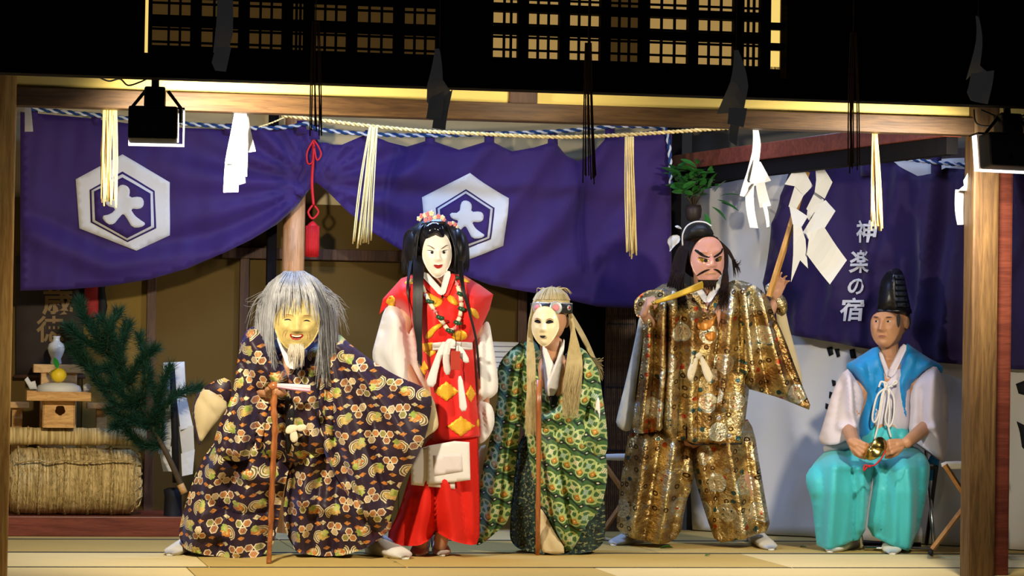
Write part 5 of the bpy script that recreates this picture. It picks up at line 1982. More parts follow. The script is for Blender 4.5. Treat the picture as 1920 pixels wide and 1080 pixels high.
decal('pink_square', [(812, 854), (866, 850), (868, 884), (814, 893)], pl.s_(.172), ap, PKF, md, .001, 8, thick=.001)
# collar
for a, b in (((794, 512), (830, 552)), ((841, 508), (829, 552))):
    pillow('white_collar', strip(a, b, 12, 11), pl.s_(.125), WHITE_SILK, md, .012, .03, 6, step=4, smooth=1)
for a, b in (((786, 518), (826, 560)), ((850, 514), (834, 556))):
    pillow('tunic_collar', strip(a, b, 13, 12), pl.s_(.118), RED, md, .014, .03, 6, step=4, smooth=1)
# mask
f = Face(v(818, 478, .085), .072, .108, 9, 4, -2, .066, jaw=.34, amp=.8)
mk = f.shell('mask', MASK_WHITE, md, top=1.05)
for s in (-1, 1):
    f.patch('eyebrow', [(s * .18, .27), (s * .3, .34), (s * .55, .46), (s * .78, .45), (s * .55, .415), (s * .32, .30)], plain('brow_brown', (.12, .06, .04), .6), mk, .002, .03, 1)
    f.patch('eye', [(s * .18, .11), (s * .36, .19), (s * .6, .21), (s * .78, .24), (s * .6, .12), (s * .38, .08)], EYE_WHITE, mk, .0022, .03, 1)
    f.patch('pupil', ell(s * .40, .135, .095, .062, 12), INK, mk, .0042, .03, 0)
    f.patch('eyelid', [(s * .16, .115), (s * .36, .20), (s * .6, .22), (s * .8, .25), (s * .6, .245), (s * .36, .235)], INK, mk, .0036, .03, 1)
f.patch('lips', [(-.34, -.41), (-.14, -.40), (0, -.43), (.14, -.40), (.34, -.40), (.2, -.53), (0, -.58), (-.2, -.54)], LIP_RED, mk, .003, .035, 1)
f.patch('teeth', [(-.2, -.425), (0, -.45), (.2, -.42), (.1, -.455), (-.1, -.46)], INK, mk, .0055, .03, 1)
# wig: lacquered cap, two broad side falls, long locks
P_ = []
for k in range(460):
    s = R2.choice((-1, 1))
    q = R2.random()
    x1 = 816 + s * (32 + 27 * q) + (4 if s > 0 else -2)
    off = .11 - .17 * q
    P_.append([(815 + s * R2.uniform(2, 14), 414 + R2.uniform(-5, 7), .04), (815 + s * (24 + 27 * q), 426 + 7 * q, .09 - .12 * q), (x1, 465, off), (x1 + s * R2.uniform(-2, 3), R2.uniform(496, 520) - 6 * q, off - .01)])
for k in range(90):                           # long lock on the viewer-left side
    a = R2.uniform(-1, 1)
    P_.append([(786 + a * 10, 480, .09), (784 + a * 9, 530, .18), (783 + a * 8, 600, .20), (786 + a * 5, 640, .20), (787 + a * 4 + R2.uniform(-2, 2), R2.uniform(655, 690), .20)])
for k in range(26):
    a = R2.uniform(-1, 1)
    P_.append([(862 + a * 5, 490, .09), (868 + a * 3, 540, .18), (880 + a * 2.2, 585, .18), (893 + a * 1.8, 640, .17), (898 + a * 2, R2.uniform(690, 712), .16)])
for k in range(8):
    a = R2.uniform(-1, 1)
    P_.append([(770 + a * 3, 490, .06), (764 + a * 2, 540, .17), (768 + a * 2, 580 + 20 * a, .17)])
cap = MB()
cap.ball(v(816, 448, .0), (.115, .125, .105), 26, 18)
cap.ball(v(781, 468, -.02), (.062, .10, .105), 18, 12)
cap.ball(v(853, 468, -.02), (.058, .10, .105), 18, 12)
strands('wig', HAIR_BLACK, md, pl, P_, .0028, extra=cap)
LAC = plain('lacquered_hair', (.006, .007, .012), .12, 0, .7)
pillow('hair_front', [(793, 440), (795, 425), (806, 417), (820, 416), (832, 424), (834, 444), (829, 452), (822, 446), (817, 443), (812, 447), (800, 452)], pl.s_(.13), LAC, md, .03, .05, 14, [([(822, 418), (822, 444)], 3, .008)], step=3, smooth=1)
for k, (x, y, r, m) in enumerate(((786, 410, 6, PEARL), (791, 405, 6, PINK), (797, 404, 6, PEARL), (803, 401, 6, PINK), (809, 400, 6.5, PEARL), (806, 410, 6, PINK), (798, 413, 5, PINK), (815, 408, 5, PEARL), (822, 406, 6, PINK), (829, 408, 6, PEARL), (832, 412, 5, PINK), (843, 420, 6, PINK), (849, 418, 4, PEARL), (853, 421, 5, PINK), (857, 425, 4, PEARL), (834, 417, 3.5, PEARL))):
    c = v(x, y, .075 - .004 * abs(k - 6))
    mb = MB()
    for j in range(5):
        a = 2 * math.pi * j / 5 + k
        mb.ball(c + Vector((math.cos(a) * r * .5 / pl.S, -.004, math.sin(a) * r * .5 / pl.S)), (r * .42 / pl.S, .006, r * .42 / pl.S), 8, 5)
    mb.ball(c + Vector((0, -.008, 0)), .0045, 6, 4)
    mb.build('hair_flower', m, md)
# necklace
nk = [(790, 533), (797, 550), (805, 566), (814, 581), (824, 596), (833, 609), (842, 621), (851, 618), (857, 606), (862, 594), (865, 580), (865, 566), (863, 552), (858, 536), (852, 521)]
nl = px_line(tp, [(x, y) for x, y in nk], 0, 4)
so = tn(np.array([(x, y) for x, y in nk]))
pts = [tp.v(x, y, o + .016) for (x, y), o in zip(nk, so)]
MB().tube(pts, .003, 6).build('necklace_cord', PEARL, md)
for i, (a, b) in enumerate(zip(pts, pts[1:])):
    if i % 2 == 0 or i in (1, 5, 9, 11):
        MB().tube([a.lerp(b, .12), a.lerp(b, .9)], .0105, 10).build('necklace_bead', PEARL, md)
    if i % 2 == 1:
        MB().ball(a.lerp(b, .2), .010, 10, 7).build('necklace_bead', PINK, md)
        s = 1 if i > 6 else -1
        MB().tube([b + Vector((-.016, -.008, .008)), b + Vector((0, -.014, 0)), b + Vector((.020, -.010, -.002))], [.009, .011, .008], 8).build('jade_ornament', JADE, md)
MB().box(tp.v(854, 676, .185), (.046, .006, .09), None, .003).build('pendant_plaque', plain('amber_plaque', (.42, .05, .03), .3), md, False)
MB().tube([pts[7], tp.v(855, 640, .18), tp.v(854, 664, .186)], .0018, 5).build('pendant_thread', BLACK_CLOTH, md)
tabi(md, fl(792, 1032), fl(785, 1043), .045, .062, .06)
tabi(md, fl(822, 1032), fl(829, 1043), .045, .062, .06)

# ================================================================== the flaxen-haired figure in green
ow, pl = person('stooping figure in green brocade and pale mask with long flaxen wig and headband', 1045, 1036)
v = pl.v
B = Body()
B.limb([v(1050, 880), v(1045, 800), v(1040, 710, .05)], [.12, .12, .125])
B.limb([v(1036, 690, .08), v(1028, 640, .14)], [.05, .045])
B.mb.ball(v(1032, 600, .13), (.076, .092, .105), 16, 12)
for hx in (1025, 1075):
    B.limb([v(hx, 880), v(hx - 4, 955, .05), v(hx, 1028, 0)], [.085, .06, .04])
B.limb([v(985, 690, .05), v(962, 770, .02), v(990, 800, .03)], [.05, .036, .024])
B.limb([v(1090, 700, .05), v(1105, 780, .1), v(1042, 794, .12)], [.05, .042, .026])
hand(B, v(1040, 795, .12), (-.6, .2, .1), (0, 0, -1), 1, 1.1, .12)
B.mb.ball(v(1062, 604, .11), (.014, .02, .03), 10, 8)
B.build(ow, SKIN, .008)
pillow('under_robe', [(975, 800), (962, 900), (956, 985), (956, 1014), (972, 1028), (1010, 1034), (1070, 1036), (1112, 1030), (1134, 1020), (1136, 960), (1125, 860), (1080, 800)], pl.s_(-.02), TEAL, ow, .17, .17, 60, [([(1000, 830), (985, 1020)], 12, -.03), ([(1030, 850), (1030, 1030)], 14, .02), ([(1100, 880), (1105, 1025)], 10, .02)], [(4, 40, .01)], seed=2, hem=1005)
_, gs = pillow('robe', [(984, 636), (1010, 640), (1040, 745), (1060, 650), (1096, 650), (1118, 690), (1130, 745), (1128, 800), (1100, 830), (1000, 840), (975, 800), (965, 740), (970, 670)], pl.s_(.05), GREEN, ow, .14, .17, 50, [([(1080, 660), (1070, 760)], 10, .02), ([(1105, 690), (1085, 780)], 9, -.02)], [(8, 36, .008)], seed=3)
pillow('robe_skirt', [(985, 770), (1030, 790), (1110, 770), (1130, 800), (1138, 870), (1139, 900), (1128, 950), (1098, 990), (1082, 1018), (1068, 1037), (1048, 1016), (1030, 985), (1013, 950), (996, 890), (988, 830)], pl.s_(.14), GREEN, ow, .11, .15, 46,
       [([(1000, 790), (1030, 880), (1062, 1020)], 10, .02), ([(1040, 800), (1060, 900), (1075, 1000)], 11, -.022), ([(1080, 790), (1085, 880), (1085, 980)], 11, .024), ([(1115, 800), (1115, 890), (1100, 970)], 9, -.02)], [(-12, 44, .008)], seed=9, uvoff=(.03, .02), hem=985, smooth=1)
pillow('sleeve', [(984, 638), (962, 650), (938, 676), (931, 700), (934, 740), (926, 790), (916, 835), (904, 880), (898, 930), (896, 980), (889, 1024), (904, 1020), (926, 1002), (956, 976), (962, 920), (968, 860), (975, 800), (985, 740), (990, 680)], pl.s_(.10), GREEN, ow, .06, .08, 26,
       [([(965, 670), (950, 760), (935, 880), (915, 1000)], 10, .022), ([(975, 680), (968, 780), (955, 900)], 8, -.02), ([(945, 690), (940, 760), (922, 860)], 8, -.016)], [(10, 38, .006)], step=6, seed=5, uvoff=(.01, .04))
pillow('sleeve_lining', [(898, 838), (914, 832), (908, 872), (900, 920), (895, 910), (893, 870)], pl.s_(.045), CREAM, ow, .015, .015, 12, step=5, smooth=1)
pillow('sleeve', [(1096, 655), (1116, 682), (1124, 700), (1130, 745), (1138, 800), (1140, 850), (1120, 862), (1070, 850), (1020, 830), (1000, 800), (1003, 775), (1035, 768), (1060, 745), (1080, 720), (1085, 680)], pl.s_(.16), GREEN, ow, .075, .09, 32,
       [([(1100, 690), (1085, 745), (1020, 785)], 14, .022), ([(1110, 720), (1100, 780), (1040, 810)], 10, -.024), ([(1120, 740), (1118, 810), (1080, 840)], 10, .02)], [(35, 36, .006)], step=6, seed=7, uvoff=(.06, .05))
pillow('sleeve_lining', [(1118, 748), (1124, 744), (1126, 780), (1121, 798), (1114, 780)], pl.s_(.245), WHITE_SILK, ow, .008, .008, 8, step=4, smooth=1)
pillow('skirt_lining', [(1012, 952), (1020, 960), (1036, 992), (1064, 1036), (1040, 1040), (1012, 1034), (1008, 1000)], pl.s_(.215), CREAM, ow, .02, .03, 18, [([(1018, 970), (1030, 1030)], 7, -.012)], step=6, smooth=1)
pillow('white_collar', [(1016, 640), (1024, 650), (1036, 680), (1046, 690), (1040, 746), (1024, 746), (1020, 700)], pl.s_(.17), WHITE_SILK, ow, .03, .04, 14, [([(1020, 660), (1034, 742)], 5, .008)], step=5, smooth=1)
pillow('white_collar', [(1056, 634), (1060, 640), (1052, 690), (1044, 742), (1022, 742), (1024, 716), (1040, 686)], pl.s_(.185), WHITE_SILK, ow, .03, .04, 14, step=5, smooth=1)
pillow('neck_skin', [(1016, 640), (1056, 628), (1048, 664), (1036, 682), (1024, 662)], pl.s_(.165), SKIN, ow, .02, .05, 16, step=5, smooth=1)
pillow('obi', [(1022, 742), (1046, 738), (1048, 770), (1020, 772)], pl.s_(.17), BLACK_CLOTH, ow, .03, .03, 12, step=6)
f = Face(v(1025, 611, .205), .070, .098, -16, 4, 1, .062, jaw=.38, amp=.9)
mk = f.shell('mask', MASK_CREAM, ow)
for s in (-1, 1):
    f.patch('eye_hole', [(s * .14, .20), (s * .34, .34), (s * .56, .34), (s * .74, .22), (s * .5, .17), (s * .30, .15)], INK, mk, .003, .03, 1)
    f.patch('eyelid', [(s * .12, .23), (s * .34, .37), (s * .58, .37), (s * .78, .24), (s * .58, .41), (s * .34, .42)], LIP_BROWN, mk, .002, .03, 1)
f.patch('lips', [(-.26, -.42), (0, -.39), (.24, -.42), (.16, -.56), (0, -.60), (-.16, -.56)], MASK_CREAM, mk, .008, .035, 1)
f.patch('mouth_hole', [(-.24, -.45), (0, -.44), (.24, -.44), (.12, -.55), (-.12, -.555)], INK, mk, .011, .035, 1)
P_ = []
for k in range(620):
    a = R2.uniform(-1, 1)
    q = R2.random()
    if a < 0:       # viewer-left fall
        x1, x2, ye, o1 = 994 + q * 8, 996 + R2.uniform(-12, 10), R2.uniform(760, 822), .25
        P_.append([(1030 + a * 22, 541 + 10 * a * a, .14), (1004 + a * 6, 572, .17), (x1 - 4, 620, .20), (x1 - 2 + R2.uniform(-5, 5), 690, .265), (x2, ye, .285)])
    else:
        x2 = 1066 + R2.uniform(-8, 22)
        P_.append([(1034 + a * 22, 541 + 10 * a * a, .12), (1062 + a * 5, 575, .13), (1070 + q * 8, 620, .16), (x2 + 4, 680, .235), (x2 - 4, R2.uniform(725, 785), .275)])
for k in range(90):
    a = R2.random()
    P_.append([(1058, 565, .05), (1072 + 8 * a, 600, .03), (1090 + 10 * a, 635, .02), (1106 + 12 * a, 665 + 10 * a, .06), (1118 + 14 * a, 690 + R2.uniform(-20, 25), .1)])
for k in range(30):
    a = R2.uniform(-1, 1)
    P_.append([(1034, 552, .12), (1034 + a * 26, 540, .12), (1040 + a * 34, 541 + 14 * a * a + R2.uniform(-6, 4), .1)])
cap = MB()
cap.ball(v(1034, 572, .115), (.092, .10, .085), 22, 14)
for k in range(150):
    a = 2 * math.pi * R2.random()
    c0 = v(1034, 572, .115)
    cap.tube([c0 + Vector((.094 * math.sin(t) * math.cos(a), .102 * math.sin(t) * math.sin(a), .087 * math.cos(t) + .001)) for t in (.1, .5, .9, 1.3)], .0024, 4, False)
strands('wig', HAIR_BLOND, ow, pl, P_, .0028, extra=cap)
hb = v(1034, 578, .115)
V, Fc = [], []
nb = 40
for i in range(nb):
    a = 2 * math.pi * i / nb
    for z in (-.024, .024):
        for r in (1.0, 1.05):
            V.append(hb + Vector((.098 * r * math.cos(a), .106 * r * math.sin(a), z)))
for i in range(nb):
    j = (i + 1) % nb
    a, b = i * 4, j * 4
    Fc += [(a + 1, b + 1, b + 3, a + 3), (a, a + 2, b + 2, b), (a, b, b + 1, a + 1), (a + 2, a + 3, b + 3, b + 2)]
bd = mesh('headband', V, Fc, plain('black_silver_band', (.03, .03, .032), .35, .3), ow)
SIL = plain('silver_foil', (.62, .62, .60), .3, .6)
for x, m, rr in ((1042, SIL, 12), (1008, SIL, 11), (1066, SIL, 5)):
    c = v(x, 577, .115 + .1125 * math.sqrt(max(0, 1 - ((x - 1034) / pl.S / .104) ** 2)))
    if rr:
        d = (c - hb)
        d.z = 0
        mb = MB().lathe(c, [(rr / pl.S, 0), (rr / pl.S, .004), (rr * .8 / pl.S, .005)], 20, axis=d)
        mb.build('band_crest', m, bd)
        MB().lathe(c + d.normalized() * .004, [(rr * .55 / pl.S, 0), (rr * .5 / pl.S, .003)], 16, axis=d).build('band_crest_centre', PINK if rr > 10 else LIP_RED, bd)
MB().tube([hb + Vector((.101 * math.cos(a), .109 * math.sin(a), .024)) for a in [math.pi + .2 + k * (math.pi - .4) / 14 for k in range(15)]], .003, 6).build('band_trim', SIL, bd)
# staff
L = [v(1011, 712, .29), v(1010, 760, .295), v(1010, 860, .30), v(1009, 950, .30), Vector(fl(1008, 1037, .003))]
L[-1] = Vector(fl(1008, 1040, .003))
tag(MB().tube(L, [.016, .014, .0125, .012, .011], 10).build('walking_staff', CANE_WOOD), 'straight brown staff held by the flaxen-haired figure in green', 'cane')
tabi(ow, fl(1085, 1026), fl(1092, 1034), .045, .055, .05)
tabi(ow, fl(1040, 1026), fl(1036, 1034), .045, .055, .05)
# ================================================================== the god in gold brocade
gd, pl = person('striding figure in gold brocade and scowling pink mask, arms spread wide', 1300, 1024)
v = pl.v
B = Body()
B.limb([v(1312, 800), v(1316, 700), v(1322, 600, .02)], [.12, .12, .13])
B.limb([v(1322, 570, .03), v(1318, 520, .05)], [.055, .05])
B.mb.ball(v(1316, 482, .03), (.082, .098, .11), 16, 12)
B.limb([v(1275, 810), v(1240, 900, .06), v(1194, 980, -.02)], [.085, .06, .034])
B.limb([v(1345, 810), v(1385, 900, .06), v(1410, 985, -.02)], [.085, .06, .034])
B.limb([v(1262, 575, .02), v(1224, 614, .06), v(1209, 591, .19)], [.055, .040, .026])
B.limb([v(1382, 575, .02), v(1430, 620, .02), v(1453, 565, .03)], [.055, .042, .026])
hand(B, v(1207, 589, .215), v(1215, 566, .245) - v(1207, 589, .215), v(1240, 570, .25) - v(1206, 575, .25), 1, 1.05, .16, thumb=(.3, .9))
hand(B, v(1454, 556, .05), v(1464, 522, .08) - v(1454, 556, .05), Vector(RH) * .2 - Vector(FH), -1, (.25, .3, .35, .4), .16, .25, (.9, .4))
B.build(gd, SKIN_LIGHT, .006)
gf = [([(1215, 850), (1190, 1000)], 10, .02), ([(1245, 850), (1225, 1005)], 12, -.02)]
pillow('trouser_leg', [(1180, 806), (1240, 800), (1292, 806), (1302, 870), (1300, 905), (1284, 950), (1276, 1008), (1240, 1019), (1196, 1010), (1156, 998), (1158, 960), (1164, 900), (1172, 850)], pl.s_(.03), GOLD, gd, .14, .15, 55,
       [([(1210, 820), (1180, 1000)], 9, .022), ([(1260, 830), (1235, 1012)], 9, .022), ([(1235, 830), (1208, 1005)], 8, -.026), ([(1285, 850), (1258, 1010)], 8, -.024), ([(1195, 815), (1170, 900)], 7, -.016), ([(1270, 880), (1290, 930)], 10, -.02)], [(14, 34, .006)], seed=4, hem=985, smooth=1)
pillow('trouser_leg', [(1292, 812), (1350, 805), (1398, 780), (1414, 806), (1424, 870), (1436, 940), (1446, 995), (1412, 1002), (1376, 1010), (1342, 1018), (1328, 980), (1312, 930), (1300, 885)], pl.s_(0), GOLD, gd, .14, .15, 55,
       [([(1360, 830), (1390, 1000)], 9, .024), ([(1330, 840), (1355, 1005)], 9, -.026), ([(1395, 820), (1418, 995)], 8, -.022), ([(1410, 830), (1434, 990)], 6, .018), ([(1310, 850), (1330, 960)], 8, .016)], [(-14, 34, .006)], seed=6, uvoff=(.04, .02), hem=985, smooth=1)
_, gs = pillow('coat', [(1218, 548), (1250, 528), (1290, 530), (1330, 575), (1350, 535), (1385, 522), (1420, 545), (1412, 620), (1408, 700), (1400, 770), (1392, 831), (1340, 832), (1290, 828), (1230, 815), (1226, 740), (1230, 640)], pl.s_(.04), GOLD, gd, .14, .17, 55,
       [([(1260, 550), (1255, 700), (1250, 810)], 9, .028), ([(1275, 560), (1275, 700), (1270, 815)], 8, -.030), ([(1295, 600), (1292, 825)], 7, .018), ([(1370, 545), (1360, 660), (1345, 760)], 9, .028), ([(1385, 550), (1385, 680), (1372, 820)], 8, -.030), ([(1350, 570), (1340, 680), (1335, 760)], 8, -.020), ([(1400, 560), (1400, 700)], 8, .022), ([(1240, 560), (1240, 700)], 8, -.024)], [(2, 30, .006)], step=6, seed=7, pinch=8, hem=800, smooth=1)
_, fp = pillow('front_panel', [(1296, 700), (1330, 690), (1394, 700), (1397, 760), (1392, 832), (1340, 831), (1290, 828), (1291, 770)], pl.s_(.155), GOLD, gd, .03, .03, 30, [([(1330, 700), (1325, 820)], 12, .012), ([(1365, 700), (1368, 825)], 10, -.012)], step=6, smooth=0, uvoff=(.07, .03), hem=815)
MB().tube(px_line(pl, [(1298, 660), (1294, 700), (1291, 770), (1290, 828), (1340, 832), (1391, 832)], .175, 5), .004, 6).build('panel_edge', INK, gd)
# embroidered chest swirl
for q in ([(1306, 614), (1314, 602), (1330, 600), (1344, 588), (1352, 574), (1340, 592), (1334, 612), (1318, 622)], [(1318, 626), (1336, 620), (1342, 632), (1330, 642), (1320, 636)], [(1304, 604), (1312, 608), (1312, 620), (1304, 616)]):
    decal('embroidery', q, pl.s_(.04), gs, plain('orange_embroidery', (.52, .20, .03), .4, .3), gd, .006, 5, 1)
# near sleeve on the viewer-left with its pale lining
pillow('sleeve_lining', [(1200, 586), (1208, 600), (1202, 660), (1192, 730), (1186, 806), (1170, 810), (1154, 796), (1158, 776), (1174, 712), (1190, 640)], pl.s_(.055), plain('grey_cream_lining', (.52, .50, .42), .75), gd, .02, .03, 14, step=6, smooth=1)
pillow('sleeve', [(1220, 542), (1200, 552), (1188, 566), (1190, 590), (1204, 600), (1206, 640), (1198, 710), (1188, 770), (1184, 812), (1210, 812), (1244, 806), (1258, 760), (1262, 680), (1262, 600), (1250, 545)], pl.s_(.10), GOLD, gd, .06, .09, 26,
       [([(1215, 600), (1212, 700), (1200, 805)], 8, .022), ([(1228, 580), (1226, 700), (1216, 808)], 7, -.024), ([(1243, 570), (1242, 690), (1234, 800)], 8, .022), ([(1256, 590), (1254, 700), (1248, 790)], 6, -.02), ([(1200, 560), (1222, 560)], 8, .012)], step=5, seed=3, uvoff=(.02, .07), hem=795, smooth=1)
# wide sleeve on the viewer-right
pillow('sleeve_lining', [(1452, 552), (1470, 560), (1476, 600), (1492, 660), (1506, 712), (1500, 735), (1480, 720), (1466, 660), (1456, 600)], pl.s_(.01), CREAM, gd, .02, .03, 14, step=6, smooth=1)
pillow('sleeve_cuff', [(1432, 538), (1446, 528), (1462, 548), (1476, 562), (1477, 586), (1466, 592), (1446, 566)], pl.s_(.04), GOLD, gd, .03, .05, 14, step=5, smooth=1)
pillow('sleeve', [(1372, 524), (1400, 528), (1424, 540), (1440, 556), (1452, 592), (1470, 630), (1488, 680), (1505, 724), (1524, 771), (1496, 760), (1462, 746), (1428, 736), (1398, 728), (1388, 680), (1382, 600)], pl.s_(.09), GOLD, gd, .06, .09, 34,
       [([(1392, 545), (1402, 640), (1412, 730)], 9, .024), ([(1408, 545), (1424, 650), (1440, 735)], 8, -.028), ([(1424, 550), (1450, 660), (1475, 745)], 9, .024), ([(1436, 565), (1470, 680), (1505, 755)], 7, -.018), ([(1385, 560), (1390, 700)], 6, -.02)], step=5, seed=8, uvoff=(.05, .0), smooth=1)
for a, b, m, o in (((1304, 534), (1326, 566), WHITE_SILK, .16), ((1348, 532), (1326, 566), WHITE_SILK, .165), ((1294, 540), (1324, 580), GOLD, .15), ((1360, 540), (1330, 584), GOLD, .155)):
    pillow('collar', strip(a, b, 12, 11), pl.s_(o), m, gd, .014, .03, 6, step=4, smooth=1)
pillow('neck_skin', [(1304, 528), (1346, 526), (1336, 552), (1326, 564), (1314, 552)], pl.s_(.13), SKIN, gd, .02, .05, 14, step=5, smooth=1)
bow('tie_bow', gd, pl, CREAM_BOW, [[(1304, 668), (1310, 672), (1304, 700), (1296, 716), (1288, 708), (1290, 690)], [(1312, 670), (1318, 668), (1330, 688), (1337, 706), (1332, 718), (1324, 714), (1316, 694)], [(1304, 664), (1312, 660), (1318, 666), (1312, 674), (1304, 672)]], .225)
# mask
f = Face(v(1321, 487, .115), .094, .122, 20, 6, -4, .085, jaw=.20, amp=1.0, kind='god')
mk = f.shell('mask', MASK_PINK, gd)
for s in (-1, 1):
    f.patch('eyebrow', [(s * .08, .20), (s * .2, .20), (s * .5, .32), (s * .78, .52), (s * .86, .46), (s * .76, .36), (s * .5, .20), (s * .2, .13)], INK, mk, .005, .035, 1)
    f.patch('eye', [(s * .16, .02), (s * .36, .10), (s * .6, .16), (s * .72, .14), (s * .62, .0), (s * .4, -.05)], EYE_GOLD, mk, .004, .03, 1)
    f.patch('pupil', ell(s * .34, .035, .10, .07, 12), INK, mk, .006, .03, 0)
    f.patch('eyelid', [(s * .12, .05), (s * .36, .13), (s * .62, .19), (s * .76, .16), (s * .6, .155), (s * .36, .095)], INK, mk, .0065, .03, 1)
    f.patch('moustache', [(s * .05, -.34), (s * .3, -.33), (s * .6, -.46), (s * .8, -.66), (s * .56, -.54), (s * .3, -.42)], HAIR_BROWN, mk, .006, .03, 1)
f.patch('lips', [(-.36, -.52), (-.1, -.455), (.1, -.455), (.36, -.52), (.3, -.57), (0, -.51), (-.3, -.57)], plain('mask_lip', (.55, .30, .14), .35), mk, .005, .035, 1)
f.patch('chin_beard', [(-.62, -.80), (-.3, -.84), (0, -.80), (.3, -.84), (.6, -.80), (.45, -.98), (0, -1.02), (-.45, -.98)], HAIR_BROWN, mk, .006, .05, 1)
P_ = []
for k in range(420):
    s = R2.choice((-1, 1))
    q = R2.random()
    if s < 0:
        P_.append([(1306 + R2.uniform(-8, 4), 440, .05), (1292 - 20 * q, 465, .08 - .05 * q), (1284 - 26 * q, 510, .12 - .08 * q), (1280 - 26 * q + R2.uniform(-6, 6), 545 + R2.uniform(-6, 14), .16 - .06 * q), (1284 - 24 * q + R2.uniform(-8, 12), R2.uniform(555, 585), .18)])
    else:
        P_.append([(1336 + R2.uniform(-4, 8), 445, .05), (1352 + 10 * q, 470, .06), (1356 + 8 * q, 505, .10), (1356 + R2.uniform(-4, 10), 530, .14), (1354 + R2.uniform(-10, 12), R2.uniform(545, 580), .19)])
for k in range(60):
    a = R2.random()
    P_.append([(1350, 452, .05), (1362 + 6 * a, 470, .05), (1372 + 10 * a, 486 + 10 * a, .05), (1376 + 14 * a, 500 + R2.uniform(-14, 22), .06)])
for k in range(60):
    a = R2.uniform(-1, 1)
    P_.append([(1326 + a * 18, 525, .205), (1328 + a * 15, 532, .205), (1330 + a * 11 + R2.uniform(-3, 3), R2.uniform(535, 545), .2)])
cap = MB()
cap.ball(v(1314, 478, .0), (.115, .11, .125), 22, 14)
strands('wig', HAIR_BROWN, gd, pl, P_, .0030, extra=cap)
CAPM = plain('black_cap_silk', (.018, .018, .016), .5)
pillow('cap', [(1281, 452), (1282, 432), (1292, 420), (1308, 416), (1324, 418), (1334, 428), (1340, 442), (1322, 447), (1300, 449)], pl.s_(.06), CAPM, gd, .09, .10, 18, [([(1285, 446), (1310, 442), (1336, 438)], 3, .012)], step=4, smooth=1)
MB().tube(px_line(pl, [(1280, 460, .12), (1280, 440, .13), (1288, 424, .12), (1304, 416, .10), (1322, 417, .10), (1334, 424, .10)]), .004, 6).build('cap_cord', WHITE_SILK, gd)
pillow('paper_bow', [(1274, 440), (1258, 441), (1250, 452), (1256, 464), (1255, 474), (1264, 462), (1276, 452)], pl.s_(.02), PAPER, gd, .012, .012, 8, step=4, smooth=1)
pillow('paper_bow', [(1264, 424), (1272, 422), (1280, 430), (1270, 428)], pl.s_(.02), PAPER, gd, .006, .006, 5, step=3, smooth=1)
tabi(gd, fl(1204, 1016), fl(1150, 1023), .05, .065, .06)
tabi(gd, fl(1405, 1012), fl(1446, 1032), .05, .065, .06)
# what he holds
fn_ = thing('folded_fan', 'closed gilded fan raised by the pink-masked figure', 'fan', v(1230, 566, .22))
GFAN = plain('gilded_paper', (.72, .45, .05), .35, .3)
for k in range(6):
    d = k - 2.5
    MB().tube([v(1222, 569 + d * .5, .27), v(1262, 556 + d * 1.0, .275), v(1318, 534 + d * 1.7, .285)], [.006, .008, .009], 4).build('fan_fold', GFAN, fn_)
MB().ball(v(1226, 568, .275), .011, 10, 6).build('fan_rivet', BRASS, fn_)
st_ = thing('paper_staff', 'slanting wooden staff with big white zigzag papers beside the lettered curtain', 'staff', v(1444, 556, .12))
MB().tube([v(1442, 556, .115), v(1478, 440, .12), v(1513, 322, .13)], .017, 4, upv=(1, 0, 0)).build('pole', wood('staff_wood', (.42, .20, .04), (.62, .34, .09)), st_, False)
sp_ = pl.s_(.16)
z3 = lambda L: [(1220 + x / 2.077, 180 + y / 2.077) for x, y in L]
for k, p in enumerate((z3([(548, 300), (600, 296), (632, 350), (596, 388), (560, 352), (520, 345)]), z3([(560, 352), (598, 384), (566, 445), (537, 430)]), z3([(540, 428), (568, 440), (610, 470), (580, 520), (552, 500)]),
                       z3([(552, 500), (582, 508), (600, 560), (612, 672), (580, 640), (545, 726), (552, 620)]), z3([(638, 290), (668, 282), (704, 338), (674, 402), (634, 376), (640, 330)]), z3([(640, 372), (676, 404), (640, 470), (606, 440)]),
                       z3([(612, 440), (682, 405), (718, 448), (640, 520), (608, 470)]), z3([(640, 452), (716, 450), (672, 520), (612, 560), (592, 530)]), z3([(600, 536), (672, 512), (762, 640), (696, 734), (604, 618), (612, 560)]))):
    cloth('paper_fold', p, sp_, PAPER, st_, off=lambda x, y, k=k: .010 * (k % 5) + .02 * np.sin(x * .045 + y * .03 + k), thick=.0015, step=14, smooth_shade=False)

# ================================================================== the seated musician
pr_, pl = person('seated musician in turquoise trousers, bright blue vest and tall black hat', 1640, 1036)
v = pl.v
tq = .30                        # the trunk sits this far behind the feet
B = Body()
B.limb([v(1660, 850, -tq), v(1662, 780, -tq), v(1664, 710, -tq)], [.13, .115, .12])
B.limb([v(1667, 690, -tq), v(1666, 645, -tq + .02)], [.056, .052])
f = Face(v(1664, 610, -tq + .06), .082, .114, -28, 2, 0, .076, jaw=.20, amp=1.45)
f.solid(B.mb, top=.62)
skull(B, f, .07)
for a, sx_ in ((1.08, 1), (-1.02, -1)):
    B.mb.ball(f.loc(a, .12, -.045), (.014, .022, .034), 12, 8, f.M)
for s, hx, kx, ax in ((-1, 1645, 1580, 1590), (1, 1685, 1705, 1672)):
    B.limb([v(hx, 858, -tq), v(kx, 888, -.06), v(ax, 985, -.06)], [.075, .055, .034])
B.limb([v(1620, 712, -tq + .02), v(1590, 800, -tq + .1), v(1600, 830, .1)], [.055, .045, .030])
B.limb([v(1712, 712, -tq + .02), v(1738, 800, -tq + .1), v(1700, 830, .1)], [.055, .045, .030])
